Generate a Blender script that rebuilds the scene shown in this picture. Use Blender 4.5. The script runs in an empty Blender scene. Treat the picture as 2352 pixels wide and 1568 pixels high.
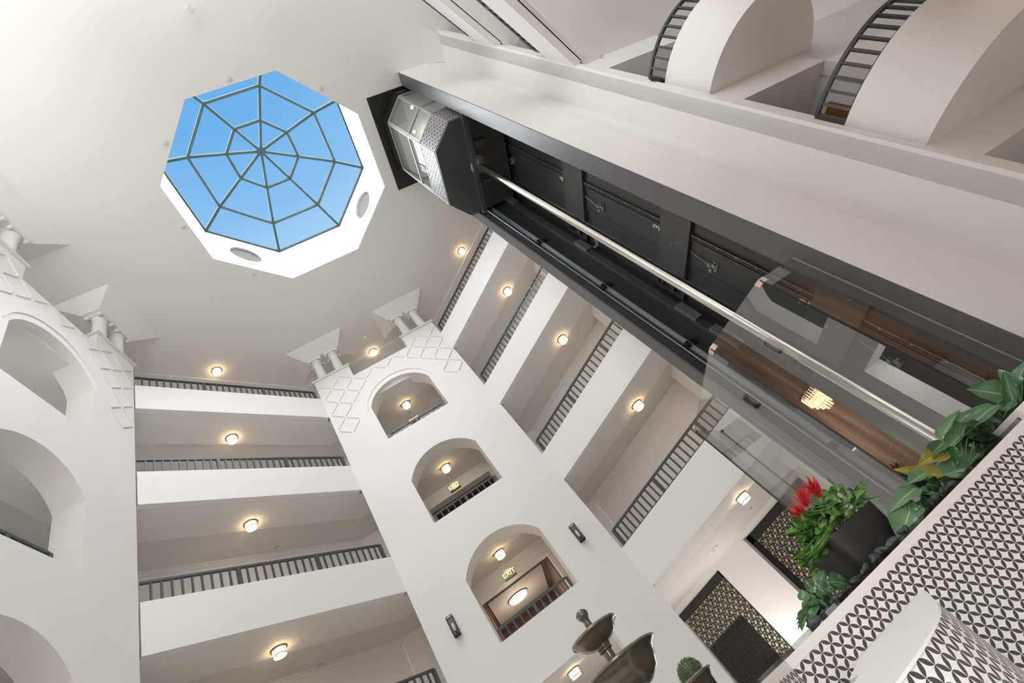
import bpy, bmesh, math, random
from mathutils import Vector, Matrix
from mathutils.geometry import tessellate_polygon
random.seed(7)
R = math.radians
PI = math.pi
SC = bpy.context.scene
COL = SC.collection

# ------------------------------------------------------------------ camera
F_PX = 1089.32
RW = [Vector((0.69816, -0.47498, -0.53570)), Vector((0.15705, 0.83162, -0.53268)), Vector((0.69851, 0.28776, 0.65520))]
cd = bpy.data.cameras.new('camera')
cd.sensor_width = 36.0
cd.sensor_fit = 'HORIZONTAL'
cd.lens = 36.0 * F_PX / 2352.0
cd.clip_start = 0.03
cd.clip_end = 200
cam = bpy.data.objects.new('camera', cd)
COL.objects.link(cam)
mw = Matrix.Identity(4)
for i in range(3):
    mw[i][0] = RW[0][i]; mw[i][1] = -RW[1][i]; mw[i][2] = -RW[2][i]
cam.matrix_world = mw
SC.camera = cam

# ------------------------------------------------------------------ sky, sun, exposure
SC.view_settings.view_transform = 'Standard'
SC.view_settings.look = 'None'
SC.view_settings.gamma = 1.0
SC.view_settings.exposure = 0.38
SC.cycles.max_bounces = 10
SC.cycles.diffuse_bounces = 6
SC.cycles.glossy_bounces = 4
SC.cycles.transparent_max_bounces = 12
SC.cycles.caustics_reflective = False
SC.cycles.caustics_refractive = False
SC.cycles.sample_clamp_indirect = 6.0

wd = bpy.data.worlds.new('sky')
SC.world = wd
wd.use_nodes = True
nt = wd.node_tree
nt.nodes.clear()
wo = nt.nodes.new('ShaderNodeOutputWorld')
bg = nt.nodes.new('ShaderNodeBackground')
tc = nt.nodes.new('ShaderNodeTexCoord')
sx = nt.nodes.new('ShaderNodeSeparateXYZ')
rp = nt.nodes.new('ShaderNodeValToRGB')
nt.links.new(tc.outputs['Generated'], sx.inputs[0])
nt.links.new(sx.outputs['Z'], rp.inputs[0])
nt.links.new(rp.outputs[0], bg.inputs[0])
nt.links.new(bg.outputs[0], wo.inputs[0])
cr = rp.color_ramp
cr.elements[0].position = 0.0; cr.elements[0].color = (0.98, 0.97, 0.96, 1)
cr.elements[1].position = 1.0; cr.elements[1].color = (0.067, 0.183, 0.350, 1)
e = cr.elements.new(0.50); e.color = (0.93, 0.96, 1.0, 1)
e = cr.elements.new(0.89); e.color = (0.192, 0.296, 0.400, 1)
e = cr.elements.new(0.93); e.color = (0.117, 0.233, 0.379, 1)
e = cr.elements.new(0.98); e.color = (0.071, 0.192, 0.358, 1)
bg.inputs[1].default_value = 1.8

def sun(name, direction, strength, angle, color=(1, 1, 1)):
    l = bpy.data.lights.new(name, 'SUN')
    l.energy = strength; l.angle = R(angle); l.color = color
    o = bpy.data.objects.new(name, l)
    COL.objects.link(o)
    o.rotation_euler = Vector(direction).to_track_quat('-Z', 'Y').to_euler()
    o.location = (4, 3, 30)
    return o
sun('sun_soft', (0.08, 0.06, -1), 18.0, 115, (0.985, 0.99, 1.0))

def area(name, loc, target, sx_, sy_, power, color=(1, 1, 1)):
    l = bpy.data.lights.new(name, 'AREA')
    l.shape = 'RECTANGLE'; l.size = sx_; l.size_y = sy_; l.energy = power; l.color = color
    o = bpy.data.objects.new(name, l)
    COL.objects.link(o)
    o.location = loc
    o.rotation_euler = (Vector(target) - Vector(loc)).to_track_quat('-Z', 'Y').to_euler()
    return o
# added soft fill from the open lobby side behind the photographer
area('entrance_side_fill', (-7.5, -6.0, 5.0), (6, 4.5, 7.5), 9, 10, 430, (0.90, 0.95, 1.0))

area('near_tower_fill', (-0.3, -1.2, 2.0), (1.6, 0.6, -0.5), 0.8, 0.8, 26, (1.0, 0.97, 0.94))  # added fill that brightens the tiles and bench
area('ground_lobby_fill', (12.2, 5.6, -0.55), (11.6, 4.9, 2.3), 2.2, 3.0, 68, (1.0, 0.95, 0.90))  # added upward fill at floor level, hidden by the planter, for the soffit
area('lobby_wood_fill', (-1.6, 2.2, 2.2), (-4.0, 2.2, 1.2), 3.0, 1.0, 110, (1.0, 0.90, 0.78))  # added fill so the wood wall shows in the glass
area('entrance_wood_fill', (6.7, -5.6, 3.6), (5.9, -6.4, 2.2), 3.0, 1.0, 40, (1.0, 0.92, 0.82))  # added fill aimed at the entrance wall to lift its reflection

# ------------------------------------------------------------------ helpers
S2 = math.sqrt(0.5)
def DV(d, v, z): return Vector(((d + v) * S2, (d - v) * S2, z))
def UW(u, w, z): return DV(u + 5.211, 6.237 - w, z)
def ray(px, py):
    q = (px - 1176, py - 784, F_PX)
    return RW[0] * q[0] + RW[1] * q[1] + RW[2] * q[2]
def at(px, py, **k):
    r = ray(px, py)
    n, val = list(k.items())[0]
    s = {'d': (r.x + r.y) * S2, 'v': (r.x - r.y) * S2, 'x': r.x, 'y': r.y, 'z': r.z}[n]
    return r * (val / s)

class MB:
    def __init__(s): s.v = []; s.f = []; s.uv = []; s.sm = []
    def add(s, vs, fs, smooth=False, uvs=None):
        b = len(s.v)
        s.v += [Vector(p) for p in vs]
        for i, f in enumerate(fs):
            s.f.append([b + j for j in f]); s.sm.append(smooth)
            s.uv.append(None if uvs is None else uvs[i])
        return s
    def box(s, a, b, m=None):
        (x0, y0, z0), (x1, y1, z1) = a, b
        vs = [(x0,y0,z0),(x1,y0,z0),(x1,y1,z0),(x0,y1,z0),(x0,y0,z1),(x1,y0,z1),(x1,y1,z1),(x0,y1,z1)]
        if m: vs = [m(*p) for p in vs]
        return s.add(vs, [(0,3,2,1),(4,5,6,7),(0,1,5,4),(1,2,6,5),(2,3,7,6),(3,0,4,7)])
    def obox(s, c, ax, ay, az):
        c = Vector(c)
        vs = [c + ax*i + ay*j + az*k for k in (-1,1) for (i,j) in ((-1,-1),(1,-1),(1,1),(-1,1))]
        return s.add(vs, [(0,3,2,1),(4,5,6,7),(0,1,5,4),(1,2,6,5),(2,3,7,6),(3,0,4,7)])
    def bar(s, p, q, w, h=None, up=(0,0,1)):
        p, q = Vector(p), Vector(q); h = h or w
        t = (q - p)
        L = t.length
        if L < 1e-6: return s
        t /= L
        up = Vector(up)
        if abs(t.dot(up)) > 0.98: up = Vector((1,0,0))
        a = t.cross(up).normalized(); b = a.cross(t).normalized()
        return s.obox((p+q)/2, t*L/2, a*w/2, b*h/2)
    def tube(s, pts, r, n=10, cap=True, smooth=True):
        pts = [Vector(p) for p in pts]
        rs = r if isinstance(r, (list, tuple)) else [r]*len(pts)
        t0 = (pts[1]-pts[0]).normalized()
        up = Vector((0,0,1)) if abs(t0.z) < 0.95 else Vector((1,0,0))
        a = t0.cross(up).normalized()
        vs = []
        for i, p in enumerate(pts):
            t = (pts[min(i+1,len(pts)-1)]-pts[max(i-1,0)]).normalized()
            a = (a - t*a.dot(t)).normalized(); b = t.cross(a)
            vs += [p + (a*math.cos(2*PI*k/n)+b*math.sin(2*PI*k/n))*rs[i] for k in range(n)]
        fs = [(i*n+k, i*n+(k+1)%n, (i+1)*n+(k+1)%n, (i+1)*n+k) for i in range(len(pts)-1) for k in range(n)]
        s.add(vs, fs, smooth)
        if cap:
            m = len(pts)
            s.add(vs[:n], [tuple(range(n-1,-1,-1))]); s.add(vs[(m-1)*n:], [tuple(range(n))])
        return s
    def lathe(s, c, prof, n=32, axis=(0,0,1), smooth=True, a0=0, a1=2*PI):
        c = Vector(c); ax = Vector(axis).normalized()
        u = ax.orthogonal().normalized(); w = ax.cross(u)
        if abs(ax.z) > 0.99: u, w = Vector((1,0,0)), Vector((0,1,0))
        full = abs(a1-a0-2*PI) < 1e-6
        m = n if full else n+1
        vs = []
        for r, h in prof:
            for k in range(m):
                a = a0+(a1-a0)*k/n
                vs.append(c + ax*h + (u*math.cos(a)+w*math.sin(a))*r)
        fs = []
        for i in range(len(prof)-1):
            for k in range(n):
                k2 = (k+1) % m
                fs.append((i*m+k, i*m+k2, (i+1)*m+k2, (i+1)*m+k))
        return s.add(vs, fs, smooth)
    def slab(s, loops, m, depth, uv=False, back=True):
        """loops: outer outline then holes in 2-D; m(a, b, depth) -> world"""
        polys = [[Vector((a, b, 0)) for a, b in lp] for lp in loops]
        flat = [p for lp in polys for p in lp]
        tris = tessellate_polygon(polys)
        fr = [m(p.x, p.y, 0) for p in flat]
        uvs = [[(flat[i].x, flat[i].y) for i in t] for t in tris] if uv else None
        s.add(fr, [tuple(t) for t in tris], False, uvs)
        if back:
            s.add([m(p.x, p.y, depth) for p in flat], [tuple(reversed(t)) for t in tris])
        for lp in polys:
            n = len(lp)
            vs = [m(p.x,p.y,0) for p in lp]+[m(p.x,p.y,depth) for p in lp]
            fs = [(i,(i+1)%n,n+(i+1)%n,n+i) for i in range(n)]
            uu = None
            if uv: uu = [[(lp[i].x,lp[i].y),(lp[(i+1)%n].x,lp[(i+1)%n].y),(lp[(i+1)%n].x+depth,lp[(i+1)%n].y),(lp[i].x+depth,lp[i].y)] for i in range(n)]
            s.add(vs, fs, False, uu)
        return s
    def prism(s, poly, z0, z1):
        return s.slab([poly], lambda a,b,d: Vector((a,b,z0+d)), z1-z0)
    def build(s, name, mat, parent=None, fixn=True):
        me = bpy.data.meshes.new(name)
        me.from_pydata([tuple(p) for p in s.v], [], s.f)
        if any(u is not None for u in s.uv):
            lay = me.uv_layers.new(name='UVMap')
            k = 0
            for f, u in zip(s.f, s.uv):
                for j in range(len(f)):
                    lay.data[k].uv = u[j] if u else (0, 0)
                    k += 1
        me.polygons.foreach_set('use_smooth', s.sm)
        if fixn:
            bm = bmesh.new(); bm.from_mesh(me)
            bmesh.ops.remove_doubles(bm, verts=bm.verts, dist=1e-5)
            bmesh.ops.recalc_face_normals(bm, faces=bm.faces)
            bm.to_mesh(me); bm.free()
        if any(s.sm): me.set_sharp_from_angle(angle=R(38))
        me.materials.append(mat)
        o = bpy.data.objects.new(name, me)
        COL.objects.link(o)
        if parent: o.parent = parent; o.matrix_parent_inverse = parent.matrix_world.inverted() if False else Matrix.Translation(-parent.location)
        return o

def tag(o, label, cat, group=None, kind=None):
    o['label'] = label; o['category'] = cat
    if group: o['group'] = group
    if kind: o['kind'] = kind
    return o
def thing(name, label, cat, loc=(0,0,0), group=None):
    o = bpy.data.objects.new(name, None)
    COL.objects.link(o); o.location = loc; o.empty_display_size = 0.1
    return tag(o, label, cat, group)
def struct(o, label=None, cat=None):
    o['kind'] = 'structure'
    if label: o['label'] = label
    if cat: o['category'] = cat
    return o
def copy_tree(o, delta, label=None, group=None):
    r = o.copy(); COL.objects.link(r); r.location = o.location + Vector(delta)
    if label: r['label'] = label
    if group: r['group'] = group
    for ch in list(o.children):
        c = ch.copy(); COL.objects.link(c); c.parent = r; c.matrix_parent_inverse = ch.matrix_parent_inverse.copy()
        for g in list(ch.children):
            d = g.copy(); COL.objects.link(d); d.parent = c; d.matrix_parent_inverse = g.matrix_parent_inverse.copy()
    return r

# ------------------------------------------------------------------ materials
def M(name, col, rough=0.5, metal=0.0, spec=0.5, noise=0.0, nscale=4.0, bump=0.0, emit=None, estr=0.0, coat=0.0, bscale=60.0):
    m = bpy.data.materials.new(name); m.use_nodes = True
    t = m.node_tree; b = t.nodes['Principled BSDF']
    b.inputs['Base Color'].default_value = (*col, 1)
    b.inputs['Roughness'].default_value = rough
    b.inputs['Metallic'].default_value = metal
    b.inputs['Specular IOR Level'].default_value = spec
    if coat: b.inputs['Coat Weight'].default_value = coat
    if emit:
        b.inputs['Emission Color'].default_value = (*emit, 1); b.inputs['Emission Strength'].default_value = estr
    if noise or bump:
        tcn = t.nodes.new('ShaderNodeTexCoord'); nz = t.nodes.new('ShaderNodeTexNoise')
        nz.inputs['Scale'].default_value = nscale; nz.inputs['Detail'].default_value = 4
        t.links.new(tcn.outputs['Object'], nz.inputs['Vector'])
        if noise:
            mx = t.nodes.new('ShaderNodeMix'); mx.data_type = 'RGBA'
            mx.inputs[6].default_value = (*[c*(1-noise) for c in col], 1)
            mx.inputs[7].default_value = (*[min(1, c*(1+noise)) for c in col], 1)
            t.links.new(nz.outputs['Fac'], mx.inputs[0]); t.links.new(mx.outputs[2], b.inputs['Base Color'])
        if bump:
            n2 = t.nodes.new('ShaderNodeTexNoise'); n2.inputs['Scale'].default_value = bscale; n2.inputs['Detail'].default_value = 3
            t.links.new(tcn.outputs['Object'], n2.inputs['Vector'])
            bp = t.nodes.new('ShaderNodeBump'); bp.inputs['Strength'].default_value = bump; bp.inputs['Distance'].default_value = 0.01
            t.links.new(n2.outputs['Fac'], bp.inputs['Height']); t.links.new(bp.outputs[0], b.inputs['Normal'])
    return m

def glass_mat(name, tint, refl=1.0, ior=1.5, base=0.0):
    m = bpy.data.materials.new(name); m.use_nodes = True
    t = m.node_tree; t.nodes.clear()
    o = t.nodes.new('ShaderNodeOutputMaterial'); mx = t.nodes.new('ShaderNodeMixShader')
    tr = t.nodes.new('ShaderNodeBsdfTransparent'); tr.inputs[0].default_value = (*tint, 1)
    gl = t.nodes.new('ShaderNodeBsdfGlossy'); gl.inputs['Roughness'].default_value = 0.0
    fr = t.nodes.new('ShaderNodeLayerWeight')
    pw = t.nodes.new('ShaderNodeMath'); pw.operation = 'POWER'; pw.inputs[1].default_value = 5.0
    t.links.new(fr.outputs['Facing'], pw.inputs[0])
    mt = t.nodes.new('ShaderNodeMath'); mt.operation = 'MULTIPLY_ADD'
    mt.inputs[1].default_value = refl*(1-base); mt.inputs[2].default_value = base; mt.use_clamp = True
    t.links.new(pw.outputs[0], mt.inputs[0]); t.links.new(mt.outputs[0], mx.inputs[0])
    t.links.new(tr.outputs[0], mx.inputs[1]); t.links.new(gl.outputs[0], mx.inputs[2])
    t.links.new(mx.outputs[0], o.inputs[0])
    return m

def tile_mat():
    m = bpy.data.materials.new('petal_tile'); m.use_nodes = True
    t = m.node_tree; b = t.nodes['Principled BSDF']
    def math_(op, a, c=None, clamp=False):
        n = t.nodes.new('ShaderNodeMath'); n.operation = op; n.use_clamp = clamp
        for i, x in enumerate((a, c)):
            if x is None: continue
            if isinstance(x, (int, float)): n.inputs[i].default_value = x
            else: t.links.new(x, n.inputs[i])
        return n.outputs[0]
    uvn = t.nodes.new('ShaderNodeUVMap'); sp = t.nodes.new('ShaderNodeSeparateXYZ')
    t.links.new(uvn.outputs[0], sp.inputs[0])
    U, V = sp.outputs[0], sp.outputs[1]
    s = 0.0667
    p = math_('DIVIDE', math_('ADD', U, V), s); q = math_('DIVIDE', math_('SUBTRACT', U, V), s)
    def petal(a, c):
        f = math_('FRACT', a)
        w = math_('MULTIPLY', math_('MULTIPLY', f, math_('SUBTRACT', 1.0, f)), 4*0.20)
        dst = math_('ABSOLUTE', math_('SUBTRACT', math_('FRACT', math_('ADD', c, 0.5)), 0.5))
        return math_('MULTIPLY', math_('SUBTRACT', w, dst), 60.0, True)
    dk = math_('MAXIMUM', petal(p, q), petal(q, p))
    def line(a):
        d = math_('ABSOLUTE', math_('SUBTRACT', math_('FRACT', math_('ADD', math_('DIVIDE', a, 0.2), 0.5)), 0.5))
        return math_('LESS_THAN', d, 0.004)
    gr = math_('MULTIPLY', math_('MAXIMUM', line(math_('ADD', U, 0.0333)), line(math_('ADD', V, 0.0333))), 0.35)
    mx = t.nodes.new('ShaderNodeMix'); mx.data_type = 'RGBA'
    mx.inputs[6].default_value = (0.84, 0.80, 0.78, 1); mx.inputs[7].default_value = (0.06, 0.058, 0.056, 1)
    t.links.new(dk, mx.inputs[0])
    m2 = t.nodes.new('ShaderNodeMix'); m2.data_type = 'RGBA'; m2.inputs[7].default_value = (0.45, 0.43, 0.42, 1)
    t.links.new(mx.outputs[2], m2.inputs[6]); t.links.new(gr, m2.inputs[0])
    t.links.new(m2.outputs[2], b.inputs['Base Color'])
    b.inputs['Roughness'].default_value = 0.45
    return m

def wood_mat(name, c1, c2, scale=9.0):
    m = bpy.data.materials.new(name); m.use_nodes = True
    t = m.node_tree; b = t.nodes['Principled BSDF']
    tcn = t.nodes.new('ShaderNodeTexCoord'); mp = t.nodes.new('ShaderNodeMapping'); nz = t.nodes.new('ShaderNodeTexNoise')
    mp.inputs['Scale'].default_value = (scale, scale, 0.35); nz.inputs['Scale'].default_value = 1.0; nz.inputs['Detail'].default_value = 5
    rm = t.nodes.new('ShaderNodeValToRGB')
    rm.color_ramp.elements[0].position = 0.35; rm.color_ramp.elements[0].color = (*c1, 1)
    rm.color_ramp.elements[1].position = 0.65; rm.color_ramp.elements[1].color = (*c2, 1)
    t.links.new(tcn.outputs['Object'], mp.inputs[0]); t.links.new(mp.outputs[0], nz.inputs['Vector'])
    t.links.new(nz.outputs['Fac'], rm.inputs[0]); t.links.new(rm.outputs[0], b.inputs['Base Color'])
    b.inputs['Roughness'].default_value = 0.5
    return m

def leaf_mat(name, c1, c2, rough=0.3, scale=3.0):
    m = bpy.data.materials.new(name); m.use_nodes = True
    t = m.node_tree; b = t.nodes['Principled BSDF']
    uvn = t.nodes.new('ShaderNodeUVMap'); sp = t.nodes.new('ShaderNodeSeparateXYZ'); t.links.new(uvn.outputs[0], sp.inputs[0])
    ab = t.nodes.new('ShaderNodeMath'); ab.operation = 'ABSOLUTE'; t.links.new(sp.outputs[1], ab.inputs[0])
    # pale midrib and edge, veins running off the midrib
    vn = t.nodes.new('ShaderNodeMath'); vn.operation = 'SUBTRACT'; t.links.new(sp.outputs[0], vn.inputs[0])
    v2 = t.nodes.new('ShaderNodeMath'); v2.operation = 'MULTIPLY'; v2.inputs[1].default_value = 0.25
    t.links.new(ab.outputs[0], v2.inputs[0]); t.links.new(v2.outputs[0], vn.inputs[1])
    sn = t.nodes.new('ShaderNodeMath'); sn.operation = 'MULTIPLY'; sn.inputs[1].default_value = 70.0
    t.links.new(vn.outputs[0], sn.inputs[0])
    si = t.nodes.new('ShaderNodeMath'); si.operation = 'SINE'; t.links.new(sn.outputs[0], si.inputs[0])
    nz = t.nodes.new('ShaderNodeTexNoise'); nz.inputs['Scale'].default_value = scale
    tcn = t.nodes.new('ShaderNodeTexCoord'); t.links.new(tcn.outputs['Object'], nz.inputs['Vector'])
    ad = t.nodes.new('ShaderNodeMath'); ad.operation = 'MULTIPLY_ADD'; ad.inputs[1].default_value = 0.05
    t.links.new(si.outputs[0], ad.inputs[0]); t.links.new(nz.outputs['Fac'], ad.inputs[2])
    mx = t.nodes.new('ShaderNodeMix'); mx.data_type = 'RGBA'
    mx.inputs[6].default_value = (*c1, 1); mx.inputs[7].default_value = (*c2, 1); mx.clamp_factor = True
    rm = t.nodes.new('ShaderNodeMapRange'); rm.inputs[1].default_value = 0.35; rm.inputs[2].default_value = 0.7
    t.links.new(ad.outputs[0], rm.inputs[0]); t.links.new(rm.outputs[0], mx.inputs[0])
    lt = t.nodes.new('ShaderNodeMath'); lt.operation = 'LESS_THAN'; lt.inputs[1].default_value = 0.05
    t.links.new(ab.outputs[0], lt.inputs[0])
    m2 = t.nodes.new('ShaderNodeMix'); m2.data_type = 'RGBA'
    m2.inputs[7].default_value = (min(1, c2[0]*1.6+.05), min(1, c2[1]*1.5+.05), min(1, c2[2]*1.4+.03), 1)
    t.links.new(lt.outputs[0], m2.inputs[0]); t.links.new(mx.outputs[2], m2.inputs[6])
    t.links.new(m2.outputs[2], b.inputs['Base Color'])
    b.inputs['Roughness'].default_value = rough
    return m

WHITE = M('white_paint', (0.83, 0.82, 0.805), 0.55, bump=0.04, bscale=40)
CEILW = M('ceiling_paint', (0.83, 0.82, 0.80), 0.6)
CEILB = M('warm_grey_ceiling', (0.74, 0.722, 0.70), 0.6)  # slightly darker and warmer than the front soffit
CORN = M('cream_paint', (0.74, 0.73, 0.67), 0.5)
RAILM = M('charcoal_metal', (0.065, 0.069, 0.069), 0.4, 0.0)
BLACKM = M('black_metal', (0.012, 0.012, 0.012), 0.4)
SHAFT = M('black_shaft_paint', (0.052, 0.053, 0.056), 0.33, noise=0.25, nscale=1.3, bump=0.05, bscale=25)
SHAFT2 = M('dark_sill_paint', (0.075, 0.076, 0.08), 0.33, bump=0.02)
WINGF = M('charcoal_plaster', (0.11, 0.11, 0.115), 0.36, noise=0.2, nscale=2.5, bump=0.25, bscale=14)
STEEL = M('polished_steel', (0.75, 0.72, 0.66), 0.16, 1.0)
GALV = M('galvanised_metal', (0.36, 0.38, 0.39), 0.35, 0.7)
SILVER = M('silver_frame', (0.42, 0.42, 0.43), 0.35, 0.35)
GLASS = glass_mat('clear_glass', (0.96, 0.97, 0.965), 1.0, 1.5, 0.17)
EDGEG = glass_mat('grey_edge_glass', (0.62, 0.64, 0.65), 0.6, 1.5, 0.08)
CABG = glass_mat('cab_glass', (0.80, 0.85, 0.85), 1.0, 1.5, 0.14)
SKYG = glass_mat('skylight_glass', (0.97, 0.99, 1.0), 0.1, 1.3, 0.0)
SKYF = M('blue_grey_frame', (0.055, 0.095, 0.10), 0.7, 0.0, 0.10)
TILE = tile_mat()
COPING = M('white_coping', (0.80, 0.775, 0.75), 0.4)
SEAT = M('white_vinyl', (0.80, 0.79, 0.78), 0.45, bump=0.03, bscale=20)
STONE = M('glazed_stone', (0.125, 0.115, 0.085), 0.16, noise=0.45, nscale=9, coat=0.6)
STONEL = M('glazed_stone_rim', (0.20, 0.185, 0.14), 0.2, noise=0.35, nscale=12, coat=0.5)
POTB = M('matte_black_planter', (0.018, 0.018, 0.019), 0.5, bump=0.03, bscale=30)
SOIL = M('dark_soil', (0.015, 0.013, 0.011), 0.9, bump=0.8, bscale=30)
PEB = M('grey_pebble', (0.055, 0.058, 0.06), 0.45, noise=0.3, nscale=20)
LAMPG = M('lamp_glass', (1, 0.97, 0.92), 0.4, emit=(1.0, 0.66, 0.33), estr=9.0)
LAMPM = M('lamp_metal', (0.20, 0.18, 0.16), 0.35, 0.6)
SPOT = M('downlight_lens', (1, 1, 1), 0.4, emit=(1.0, 0.93, 0.78), estr=60.0)
BULB = M('bulb_glass', (0.75, 0.74, 0.70), 0.1)
PLATE = M('grey_plate', (0.17, 0.17, 0.17), 0.4)
PLAST = M('white_plastic', (0.74, 0.73, 0.70), 0.45)
SLATM = M('grey_louvre', (0.42, 0.42, 0.42), 0.6)
PLASTG = M('pale_grey_plastic', (0.55, 0.54, 0.50), 0.5)
NUMW = M('white_number_paint', (0.85, 0.85, 0.84), 0.5)
EXITP = glass_mat('exit_acrylic', (0.86, 0.93, 0.82), 0.8, 1.45, 0.04)
EXITL = M('exit_letters', (0.85, 0.95, 0.7), 0.4, emit=(0.85, 1.0, 0.62), estr=0.9)
BEIGE = M('beige_backing', (0.85, 0.79, 0.58), 0.55)
DARKP = M('dark_backing', (0.008, 0.008, 0.008), 0.5)
DOORW = wood_mat('orange_wood', (0.16, 0.065, 0.018), (0.30, 0.14, 0.045), 5)
LOBW = wood_mat('lobby_wood', (0.16, 0.085, 0.048), (0.34, 0.20, 0.12), 7)
BROWN = M('brown_paint', (0.16, 0.105, 0.085), 0.6)
GREIGE = M('greige_paint', (0.52, 0.47, 0.42), 0.6)
FLOORM = M('polished_floor', (0.76, 0.75, 0.73), 0.25, noise=0.08, nscale=0.8)
CLIP = M('pink_corner_guard', (0.72, 0.55, 0.47), 0.5)
CLIPY = M('brass_corner_clip', (0.55, 0.5, 0.25), 0.4)
SEAL = M('black_seal', (0.01, 0.01, 0.01), 0.35)
LEAFG = leaf_mat('deep_green_leaf', (0.030, 0.085, 0.030), (0.075, 0.17, 0.065), 0.24)
LEAFP = leaf_mat('grey_green_leaf', (0.055, 0.135, 0.06), (0.14, 0.25, 0.13), 0.26)
LEAFY = leaf_mat('olive_leaf', (0.16, 0.17, 0.025), (0.34, 0.28, 0.05), 0.25)
LEAFD = leaf_mat('dark_leaf', (0.012, 0.035, 0.014), (0.03, 0.075, 0.03), 0.25)
LEAFV = leaf_mat('variegated_leaf', (0.045, 0.15, 0.02), (0.24, 0.38, 0.10), 0.28, 22)
LEAFS = leaf_mat('bright_strap_leaf', (0.06, 0.19, 0.025), (0.20, 0.34, 0.10), 0.3)
REDL = leaf_mat('red_bract', (0.42, 0.010, 0.018), (0.62, 0.03, 0.03), 0.35)
STEMR = M('red_stem', (0.30, 0.07, 0.03), 0.4)
STEMG = M('green_stem', (0.12, 0.20, 0.06), 0.4)
BUSHM = leaf_mat('topiary_leaf', (0.018, 0.045, 0.016), (0.06, 0.105, 0.045), 0.5, 20)
CRYS = M('crystal', (0.95, 0.85, 0.7), 0.1, emit=(1.0, 0.72, 0.42), estr=2.2)

# ------------------------------------------------------------------ plan constants
ZF = -0.65
ZC = 14.40
LV = {5: 12.10, 4: 9.10, 3: 6.09, 2: 3.09}           # parapet tops
PB = {5: 11.19, 4: 8.21, 3: 5.17, 2: 2.17}           # parapet bottoms
WORD = {5: 'top floor', 4: 'fourth floor', 3: 'third floor', 2: 'second floor'}
YL, XR = 8.70, 9.60
def xy(d, v): return ((d+v)*S2, (d-v)*S2)

# ------------------------------------------------------------------ floor, ceiling
fl = MB().box((-9, -14, ZF-0.2), (16, 15, ZF)).build('floor', FLOORM); struct(fl)
CX, CY, RS = 4.16, 3.22, 2.86
OCT = [(CX+RS*math.cos(R(22.5+45*k)), CY+RS*math.sin(R(22.5+45*k))) for k in range(8)]
c_ = MB().slab([[(-30,-30),(32,-30),(32,32),(-30,32)], OCT], lambda a,b,d: Vector((a,b,ZC+d)), 0.25).build('ceiling', CEILW); struct(c_)  # outline stretched far past the walls to block stray sun
# shallow raised edge over the top floor galleries
OUTB = [(-4.0, 6.3), (0.5, 10.8), (7.87, 10.8), (11.7, 6.97), (11.7, -1.5)]
def ring_poly(off):
    """plan line parallel to the atrium edge, moved outwards by off"""
    y, x = YL+off, XR+off
    dl, dc = -4.86-off, 10.78+off
    p1 = (y+dl/S2, y); p2 = (dc/S2-y, y); p3 = (x, dc/S2-x)
    d0 = 1.2
    return [xy(d0, dl), p1, p2, p3, (x, -1.5)]
def ring(off0, off1): return ring_poly(off0) + list(reversed(ring_poly(off1)))
w_ = MB().prism(ring(1.2, 2.14), ZC-0.035, ZC).build('ceiling_gallery_edge', CEILW); struct(w_)

# skylight well
wm = MB()
VENTS = {1: (4.05, 15.30), 7: (3.10, 15.28)}
for k in range(8):
    a, b = OCT[k], OCT[(k+1) % 8]
    if k in VENTS:
        va, vz = VENTS[k]; j = 0 if k == 1 else 1
        lo, hi = sorted((a[j], b[j]))
        circ = [(va+0.46*math.cos(R(i*9)), vz+0.46*math.sin(R(i*9))) for i in range(40)]
        if k == 1: mp_ = lambda p, q, dp: Vector((p, a[1]+dp, q))
        else: mp_ = lambda p, q, dp: Vector((a[0]+dp, p, q))
        wm.slab([[(lo,ZC+0.25),(hi,ZC+0.25),(hi,16.42),(lo,16.42)], circ], mp_, 0.19)
    else: wm.add([(a[0],a[1],ZC+0.25), (b[0],b[1],ZC+0.25), (b[0],b[1],16.42), (a[0],a[1],16.42)], [(0,1,2,3)])
    A, B = Vector((a[0]-CX,a[1]-CY,0)).normalized()*0.2, Vector((b[0]-CX,b[1]-CY,0)).normalized()*0.2
    wm.add([(a[0]+A.x,a[1]+A.y,ZC+0.25), (b[0]+B.x,b[1]+B.y,ZC+0.25), (b[0]+B.x,b[1]+B.y,16.42), (a[0]+A.x,a[1]+A.y,16.42)], [(3,2,1,0)])
    wm.add([(a[0],a[1],16.42),(b[0],b[1],16.42),(b[0]+B.x,b[1]+B.y,16.42),(a[0]+A.x,a[1]+A.y,16.42)], [(0,1,2,3)])
struct(wm.build('wall_skylight_well', WHITE))
sk = thing('skylight', 'octagonal pyramid skylight with blue grey glazing bars over the atrium ceiling', 'skylight', (CX, CY, 16.4))
def ringpts(r, z): return [Vector((CX+r*math.cos(R(22.5+45*k)), CY+r*math.sin(R(22.5+45*k)), z)) for k in range(8)]
r0, r1, r2 = ringpts(2.85, 16.42), ringpts(2.10, 16.42+1.63*0.75/2.85+0.33), ringpts(1.05, 17.58)
r1 = ringpts(2.10, 17.08); apex = Vector((CX, CY, 18.05))
for k in range(8):
    MB().bar(r0[k], r1[k], 0.075, 0.10).bar(r1[k], r2[k], 0.075, 0.10).bar(r2[k], apex, 0.075, 0.10).build('rafter', SKYF, sk)
for rr, nm, wd_ in ((r0, 'base_rail', 0.07), (r1, 'outer_ring_bar', 0.075), (r2, 'inner_ring_bar', 0.075)):
    for k in range(8):
        MB().bar(rr[k], rr[(k+1) % 8], wd_, 0.09).build(nm, SKYF, sk)
MB().lathe((CX, CY, 17.93), [(0.001,0),(0.13,0),(0.15,0.03),(0.15,0.12),(0.001,0.16)], 24).build('hub', SKYF, sk)
up = Vector((0,0,0.06))
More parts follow.
